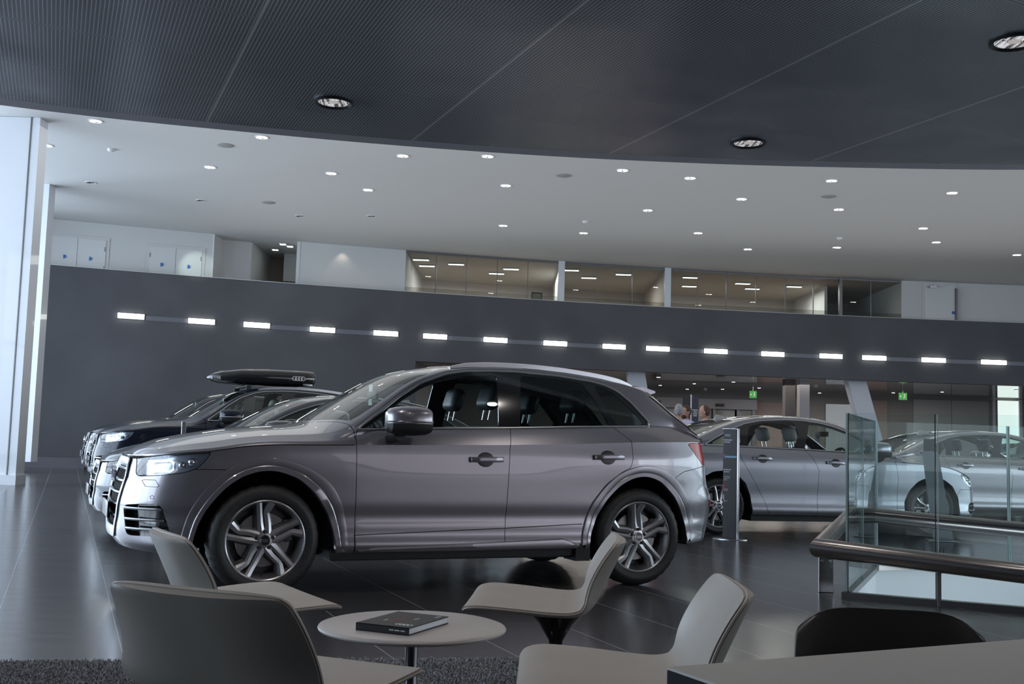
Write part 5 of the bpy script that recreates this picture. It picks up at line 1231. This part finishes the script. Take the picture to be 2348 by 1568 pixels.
# book
BK = [(-.478, 3.647), (-.322, 3.520), (-.250, 3.795), (-.396, 3.870)]
c0 = Vector(BK[1]); ux = (Vector(BK[0]) - c0); uy = (Vector(BK[2]) - c0); w_, h_ = .195, .272; c0 = Vector((-.298, 3.50)); ux = Vector((math.cos(math.radians(156)), math.sin(math.radians(156)))); uy = Vector((ux.y, -ux.x))
Mb = Matrix(((ux.x, uy.x, 0, c0.x), (ux.y, uy.y, 0, c0.y), (0, 0, 1, .4405), (0, 0, 0, 1)))
bk = empty('book', (0, 0, 0), 0, 'black hardback book lying on the round table', 'book'); bk.matrix_world = Mb
M_cover = mat('black book cover', (.005, .005, .006), .5, spec=.3)
q = MB(); q.box((w_ / 2, h_ / 2, .0015), (w_, h_, .003)); q.box((w_ / 2, h_ / 2, .0225), (w_, h_, .003)); q.box((w_ / 2, .0015, .012), (w_, .003, .024)); q.build('cover', M_cover, bk, smooth=False)
MB().box((w_ / 2, h_ / 2, .012), (w_ - .008, h_ - .008, .018)).build('pages', mat('page block', (.62, .64, .68), .7), bk, smooth=False)
rd = MB(); rd.box((w_ * .55, h_ * .50, .0245), (.0022, h_ * .42, .0006), rz=.12); rd.build('red_line', mat('red print', (.42, .04, .03), .5), bk, smooth=False)
wl = MB(); rings_emblem(wl, (w_ * .22, h_ * .16, .0245), .0095, (-1, 0, 0), (0, 1, 0), t=.10); wl.build('emblem', M_card, bk)
sg = 1 if (ux.x * uy.y - ux.y * uy.x) > 0 else -1
def flip(): return Matrix.Diagonal((-1, 1, 1, 1)) if sg < 0 else Matrix.Identity(4)
text_mesh('spine_print', 'annual report of sport', .008, M_card, bk, Matrix.Translation((w_ * .24, -.0003, .012)) @ flip() @ Matrix.Rotation(PI / 2, 4, 'X')) if False else None
for nm, x, y, lw_ in (('cover_print', .32, .60, .03), ('cover_print', .72, .36, .025), ('cover_print', .12, .88, .035)):
    MB().box((w_ * x, h_ * y, .0243), (.0035, lw_, .0004), rz=.1).build(nm, M_card, bk, smooth=False)
sp_ = MB()
for k in range(18):
    if k % 7 != 5: sp_.box((w_ * .08 + k * .0032, -.0003, .012 + .0004 * (k % 3)), (.002, .0004, .0034))
sp_.build('spine_print', M_card, bk, smooth=False)
# rug
rug = MB(); RX = [(-3.2, 4.82), (.34, 5.42), (.75, 2.2), (-3.2, 2.2)]
rug.prism(RX[::-1], 0.001, .012)
def inside(x, y):
    if y < 3.0 or x < -2.9: return False
    top = 4.82 + (x + 3.2) / 3.54 * .60; rt = .34 + (5.42 - y) / 3.22 * .41
    return y < top + random.uniform(-.03, .015) and x < rt
v, f = [], []
for _ in range(120000):
    x, y = random.uniform(-2.5, .5), random.uniform(3.9, 5.5)
    if not inside(x, y): continue
    a = random.uniform(0, 2 * PI); b_ = random.uniform(0, 2 * PI); l = random.uniform(.005, .014); w = .0024; h = random.uniform(.010, .022)
    dx, dy = math.cos(a) * w, math.sin(a) * w; lx, ly = math.cos(b_) * l, math.sin(b_) * l; k = len(v)
    v += [(x - dx, y - dy, .008), (x + dx, y + dy, .008), (x + dx + lx * .5, y + dy + ly * .5, .008 + h * .75), (x - dx + lx * .5, y - dy + ly * .5, .008 + h * .75), (x + lx, y + ly, .008 + h)]
    f += [(k, k + 1, k + 2, k + 3), (k + 3, k + 2, k + 4)]
rr_ = rug.build('shaggy_rug', mat('grey rug backing', (.12, .12, .125), .9), smooth=False); tag(rr_, 'grey shaggy rug under the lounge chairs', 'rug')
M_pile = noise_color(mat('grey rug pile', (.2, .2, .21), .85), (.12, .12, .125), (.34, .34, .36), 60)
tag(mesh_obj('rug_pile', v, f, M_pile, rr_, False), kind='stuff')
# desk
dsk = empty('desk', (.24, 1.62, 0), math.atan2(.33, .67), 'pale grey desk top in the lower right corner', 'desk')
q = MB(); q.rbox((1.0, -.45, .7375), (2.0, .90, .005), .001, 1); q.build('desk_top', mat('matt grey laminate', (.33, .315, .30), .42), dsk, smooth=False)
q = MB(); q.box((1.0, -.45, .7165), (2.001, .901, .037)); q.build('black_edge', mat('matt black edge', (.006, .006, .007), .8, spec=.15), dsk, smooth=False)
for x in (.10, 1.9): MB().box((x, -.45, .35), (.06, .7, .70)).build('leg', M_matt, dsk, smooth=False)

# ---- stair void balustrade
bal = empty('glass_balustrade', (2.5, 8.0, 0), 0, 'glass balustrade with thick steel handrail round the stair opening', 'balustrade')
def gpanel(a, b_, z0, z1, th=.02, dark=False):
    d = Vector((b_[0] - a[0], b_[1] - a[1], 0)); L_ = d.length; an = math.atan2(d.y, d.x)
    o = MB().box((L_ / 2, 0, (z1 - z0) / 2), (L_ - .012, th, z1 - z0)).build('glass_panel', M_bal, bal, smooth=False); o.location = (a[0] - 2.5, a[1] - 8.0, z0); o.rotation_euler = (0, 0, an)
    e = MB(); e.box((.003, 0, (z1 - z0) / 2), (.006, th + .001, z1 - z0)); e.box((L_ - .003, 0, (z1 - z0) / 2), (.006, th + .001, z1 - z0)); e.build('glass_edge', M_edge if dark else M_edgel, o, smooth=False)
    return o
fA, fB = (2.48, 8.01), (7.0, 5.85); fd = Vector((fB[0] - fA[0], fB[1] - fA[1])).normalized()
pt = lambda s: (fA[0] + fd.x * s, fA[1] + fd.y * s)
gpanel(pt(0), pt(.60), .0, 1.335, dark=True); gpanel(pt(.61), pt(2.2), 0, 1.335); gpanel(pt(2.21), pt(3.8), 0, 1.335)
sA, sB = (2.48, 8.03), (3.33, 9.96)
gpanel(sA, (2.90, 8.99), 0, 1.335); gpanel((2.905, 9.0), sB, 0, 1.335)
gpanel((3.35, 9.98), (4.72, 10.36), 0, 1.335); gpanel((4.73, 10.365), (6.3, 10.82), 0, 1.335); gpanel((6.31, 10.82), (7.8, 11.25), 0, 1.335)
q = MB(); 
def chan(a, b_): d = Vector((b_[0] - a[0], b_[1] - a[1])); q.box(((a[0] + b_[0]) / 2 - 2.5, (a[1] + b_[1]) / 2 - 8, .02), (d.length + .06, .07, .045), rz=math.atan2(d.y, d.x))
chan(fA, pt(4.2)); chan(sA, sB); chan(sB, (7.8, 11.25)); q.build('floor_channel', M_steel, bal, smooth=False)
rp = [(7.0, 9.2, .30), (5.2, 9.5, .37), (3.12, 9.95, .50), (2.24, 7.92, .36), (3.45, 7.30, .285), (5.5, 6.25, .20)]
def mit(a, b_, t): return tuple(a[k] * (1 - t) + b_[k] * t for k in range(3))
MB().tube([(p[0] - 2.5, p[1] - 8, p[2]) for p in rp], .068, 24).build('handrail', M_steel, bal, angle=50)
p = MB(); p.rbox((2.40 - 2.5, 8.28 - 8, .16), (.115, .012, .32), .004, 1); p.build('bracket_plate', M_steel, bal, smooth=False)
for x in (-.03, .03): MB().lathe([(0, 0), (.012, 0), (.015, .006), (.015, .012), (0, .014)], 14, 'Y', c=(2.40 - 2.5 + x, 8.262 - 8, .235)).build('bolt', M_chrome, bal)
jx, jy = pt(.605); jx -= 2.5; jy -= 8
MB().box((jx, jy - .03, .14), (.026, .02, .28)).build('bracket', M_frame, bal, smooth=False)
q = MB(); q.tube([(jx - .012, jy - .035, .26), (jx - .012, jy - .10, .42)], .004, 6); q.tube([(jx + .012, jy - .035, .26), (jx + .012, jy - .10, .42)], .004, 6); q.rbox((jx, jy - .035, .245), (.05, .03, .035), .006, 1); q.build('bracket_clamp', M_frame, bal)

# ---- information totem and other signs
M_panel = mat('black sign panel', (.018, .018, .022), .3)
tt = empty('info_totem', (2.59, 12.8, 0), math.radians(-28), 'slim black information totem on an oval silver foot, behind the SUV tail', 'sign')
MB().rbox((0, 0, .645), (.17, .02, 1.25), .004, 1).build('panel', M_panel, tt, smooth=False)
MB().rbox((.095, 0, .645), (.022, .035, 1.27), .006, 2).build('side_post', M_satin, tt)
MB().rbox((0, 0, 1.275), (.20, .03, .012), .003, 1).build('top_rail', M_satin, tt)
q = MB(); q.lathe([(0, 0), (.21, 0), (.21, .006), (.19, .012), (0, .014)], 40); o = q.build('foot', M_satin, tt); o.scale = (1, .62, 1)
wt = MB(); rings_emblem(wt, (-.035, -.012, 1.20), .011, (1, 0, 0), (0, 0, 1)); wt.build('emblem', M_card, tt)
txt = MB()
for k, (z, n_, s_) in enumerate(((1.145, 9, .9), (1.12, 7, .9), (.80, 9, .8), (.775, 7, .8), (.72, 12, .5), (.70, 11, .5), (.68, 6, .5), (.575, 9, .45), (.56, 8, .45), (.44, 8, .45), (.43, 4, .45))):
    for i in range(n_): txt.box((-.072 + i * .011 * (s_ + .1), -.0108, z), (.0072 * s_, .001, (.012 + .005 * ((i * 7 + k) % 3 == 0)) * s_))
txt.build('blurred_print', M_card, tt, smooth=False)
MB().box((.0, -.0112, .95), (.15, .001, .022)).build('blue_print', mat('pale blue print', (.22, .42, .55), .5), tt, smooth=False)
MB().sphere((-.066, -.0112, .965), .018, 12, 8, (1, .1, 1)).build('round_print', mat('purple print', (.30, .08, .22), .5), tt)
MB().box((-.075, -.0112, .60), (.018, .001, .07)).build('red_print', mat('red panel print', (.55, .04, .10), .5), tt, smooth=False)
MB().box((-.075, -.0112, .48), (.018, .001, .06)).build('grey_print', mat('grey print', (.4, .42, .5), .5), tt, smooth=False)
s2 = empty('price_stand', (5.29, 13.3, 0), math.radians(-14), 'slanting grey metal price stand behind the glass balustrade, before the saloon front wheel', 'sign')
v = []
for x0, x1, y, z in ((-.13, .10, 0, .012), (-.235, -.05, .16, 1.08)): v += [(x0, y, z), (x1, y, z), (x1, y + .03, z), (x0, y + .03, z)]
MB().add(v, [(0, 1, 5, 4), (1, 2, 6, 5), (2, 3, 7, 6), (3, 0, 4, 7), (0, 3, 2, 1), (4, 5, 6, 7)]).build('board', mat('grey stand metal', (.30, .32, .34), .35, .6), s2, smooth=False)
MB().rbox((-.02, .10, .006), (.34, .34, .012), .004, 1).build('foot', M_satin, s2, smooth=False)
MB().rbox((-.15, .17, 1.16), (.14, .012, .15), .004, 1).build('price_panel', M_panel, s2, smooth=False)
s3 = empty('price_stand', (-4.35, 14.62, 0), math.radians(20), 'small silver price stand poking up behind the silver SUV bonnet', 'sign')
MB().rbox((0, 0, .60), (.06, .02, 1.19), .004, 1).build('board', M_satin, s3, smooth=False)
MB().rbox((0, 0, .006), (.3, .3, .012), .004, 1).build('foot', M_satin, s3, smooth=False)
tw = empty('entrance_totem', (3.80, 23.0, 0), math.radians(6), 'tall dark blue entrance totem standing right behind the three men', 'sign')
MB().box((-.09, 0, 1.06), (.13, .10, 2.12)).build('left_panel', M_panel, tw, smooth=False); MB().box((.085, 0, 1.05), (.15, .10, 2.10)).build('right_panel', mat('navy sign panel', (.03, .035, .06), .35), tw, smooth=False)
MB().box((-.008, -.02, 1.07), (.03, .10, 2.14)).build('centre_post', M_satin, tw, smooth=False)
wt = MB(); 
for z, n_ in ((1.82, 6), (1.78, 4), (1.74, 5), (1.70, 4)):
    for i in range(n_): wt.box((.085 + (i - n_ / 2 + .5) * .02, -.0525, z), (.013, .002, .02))
wt.build('blurred_print', M_card, tw, smooth=False)

# ---- three men talking
M_skin = mat('skin', (.52, .30, .22), .55); M_skin2 = mat('tanned skin', (.42, .24, .17), .55)
def skin_mesh(name, nodes, edges, m, parent, root=0, sub=2):
    me = bpy.data.meshes.new(name); me.from_pydata([n[0] for n in nodes], edges, []); o = new_obj(name, me, parent); me.materials.append(m)
    o.modifiers.new('skin', 'SKIN'); 
    for i, (p, r) in enumerate(nodes): me.skin_vertices[0].data[i].radius = (r, r) if isinstance(r, (int, float)) else r
    me.skin_vertices[0].data[root].use_root = True
    s = o.modifiers.new('sub', 'SUBSURF'); s.levels = sub; s.render_levels = sub
    dg = bpy.context.evaluated_depsgraph_get(); e = o.evaluated_get(dg); me2 = bpy.data.meshes.new_from_object(e)
    o.modifiers.clear(); o.data = me2; me2.name = name
    me2.polygons.foreach_set('use_smooth', [True] * len(me2.polygons)); me2.materials.clear(); me2.materials.append(m)
    return o
def person(x, y, rz, label, skin, shirt, trousers, hair, bald=0.0, beard=False):
    t = empty('person', (x, y, 0), rz, label, 'person')     # facing +x
    B_ = [((0, 0, .98), (.11, .14)), ((0, 0, 1.18), (.10, .13)), ((0, 0, 1.38), (.10, .14)), ((-.01, 0, 1.52), (.055, .06)), ((.0, 0, 1.62), .054),
          ((0, .18, 1.42), .05), ((0, .25, 1.18), .045), ((.10, .24, .96), .036), ((.15, .23, .88), .034),
          ((0, -.18, 1.42), .05), ((0, -.25, 1.18), .045), ((.10, -.24, .96), .036), ((.15, -.23, .88), .034),
          ((0, .10, .92), .09), ((.01, .11, .50), .062), ((-.02, .12, .10), .042), ((.10, .13, .04), .035),
          ((0, -.10, .92), .09), ((.01, -.11, .50), .062), ((-.02, -.12, .10), .042), ((.10, -.13, .04), .035)]
    E_ = [(0, 1), (1, 2), (2, 3), (3, 4), (2, 5), (5, 6), (6, 7), (7, 8), (2, 9), (9, 10), (10, 11), (11, 12), (0, 13), (13, 14), (14, 15), (15, 16), (0, 17), (17, 18), (18, 19), (19, 20)]
    body = skin_mesh('body', B_, E_, skin, t)
    # head joined into the same body mesh
    hb = bmesh.new(); hb.from_mesh(body.data)
    def ell(c, r, M_=None):
        g = bmesh.ops.create_uvsphere(hb, u_segments=20, v_segments=14, radius=1.0)
        for v_ in g['verts']: v_.co = Vector((c[0] + v_.co.x * r[0], c[1] + v_.co.y * r[1], c[2] + v_.co.z * r[2]))
    ell((.015, 0, 1.715), (.098, .077, .115)); ell((.045, 0, 1.65), (.062, .058, .06)); ell((.112, 0, 1.70), (.018, .014, .024))
    ell((.0, .078, 1.70), (.018, .010, .032)); ell((.0, -.078, 1.70), (.018, .010, .032)); ell((.095, 0, 1.742), (.02, .05, .01))
    ell((.10, 0, 1.658), (.012, .024, .008))
    for s_ in (1, -1):
        ell((.165, s_ * .23, .83), (.022, .035, .045))
        for k in range(4): ell((.17 + .004 * k, s_ * (.21 + .012 * k), .76 - .004 * (k % 2)), (.009, .009, .045))
        ell((.19, s_ * .205, .81), (.011, .011, .034))
    hb.to_mesh(body.data); hb.free(); body.data.polygons.foreach_set('use_smooth', [True] * len(body.data.polygons))
    skin_mesh('shirt', [((0, 0, .95), (.135, .165)), ((0, 0, 1.18), (.13, .16)), ((0, 0, 1.40), (.135, .19)), ((-.01, 0, 1.56), (.078, .082)), ((0, .20, 1.46), .085), ((0, .255, 1.22), .066), ((0, -.20, 1.46), .085), ((0, -.255, 1.22), .066)],
              [(0, 1), (1, 2), (2, 3), (2, 4), (4, 5), (2, 6), (6, 7)], shirt, t)
    skin_mesh('trousers', [((0, 0, .96), (.13, .16)), ((0, .10, .86), .105), ((.01, .11, .50), .078), ((-.02, .12, .12), .062), ((0, -.10, .86), .105), ((.01, -.11, .50), .078), ((-.02, -.12, .12), .062)],
              [(0, 1), (1, 2), (2, 3), (0, 4), (4, 5), (5, 6)], trousers, t)
    hr = MB(); n_, v, f = 48, [], []
    # hair cap: part of an ellipsoid covering the top, back and sides
    for i in range(25):
        th = PI * i / 32
        for j in range(n_):
            a = 2 * PI * j / n_; x_, y_, z_ = math.sin(th) * math.cos(a), math.sin(th) * math.sin(a), math.cos(th)
            v.append((.008 + x_ * .106, y_ * .086, 1.722 + z_ * .122))
    for i in range(24):
        for j in range(n_):
            q_ = (i * n_ + j, i * n_ + (j + 1) % n_, (i + 1) * n_ + (j + 1) % n_, (i + 1) * n_ + j); cx_ = sum(v[k][0] for k in q_) / 4; cz = sum(v[k][2] for k in q_) / 4
            if cx_ > .05 - bald * .06 and cz < 1.80 + bald * .2: continue
            if cx_ > -.02 and cz < 1.72: continue
            if cz < 1.64: continue
            f.append(q_)
    hr.add(v, f); o = hr.build('hair', hair, t, angle=180); sm = o.modifiers.new('thick', 'SOLIDIFY'); sm.thickness = .012; sm.offset = 1
    ey = MB(); ey.sphere((.103, .032, 1.722), .009, 8, 6); ey.sphere((.103, -.032, 1.722), .009, 8, 6); ey.build('eye', M_ink, t)
    if beard: MB().sphere((.058, 0, 1.632), .06, 14, 10, (.95, .95, .85)).build('beard', hair, t)
    for s_ in (.12, -.12): MB().rbox((.05, s_, .04), (.27, .10, .075), .03, 3).build('shoe', M_ink, t)
    return t
M_lav = mat('lavender shirt cotton', (.50, .47, .66), .8); M_blue = mat('light blue shirt cotton', (.28, .45, .68), .8); M_pale = mat('pale grey shirt cotton', (.55, .57, .68), .8); M_trs = mat('dark trousers', (.03, .03, .04), .8)
person(3.14, 20.3, math.radians(75), 'grey-haired man in a lavender shirt seen from behind, left of the three', M_skin, M_lav, M_trs, noise_color(mat('grey hair', (.3, .3, .3), .9), (.16, .16, .16), (.40, .40, .41), 30))
person(3.38, 20.9, math.radians(205), 'dark-haired bearded man in a light blue shirt, middle of the three', M_skin2, M_blue, M_trs, mat('dark hair', (.04, .028, .022), .7), beard=True)
person(3.66, 20.5, math.radians(165), 'brown-haired man in a pale shirt turned left, rightmost of the three', M_skin, M_pale, M_trs, mat('brown hair', (.07, .04, .03), .7), bald=.6)

# small lamps only glow; the room is lit by the lights proper
for nm in ('soffit lamp', 'daylight strip', 'painted reflector glints', 'frosted bulb', 'green exit sign', 'office panel light', 'daylit frosted window'):
    if nm in MATS: MATS[nm].cycles.emission_sampling = 'NONE'
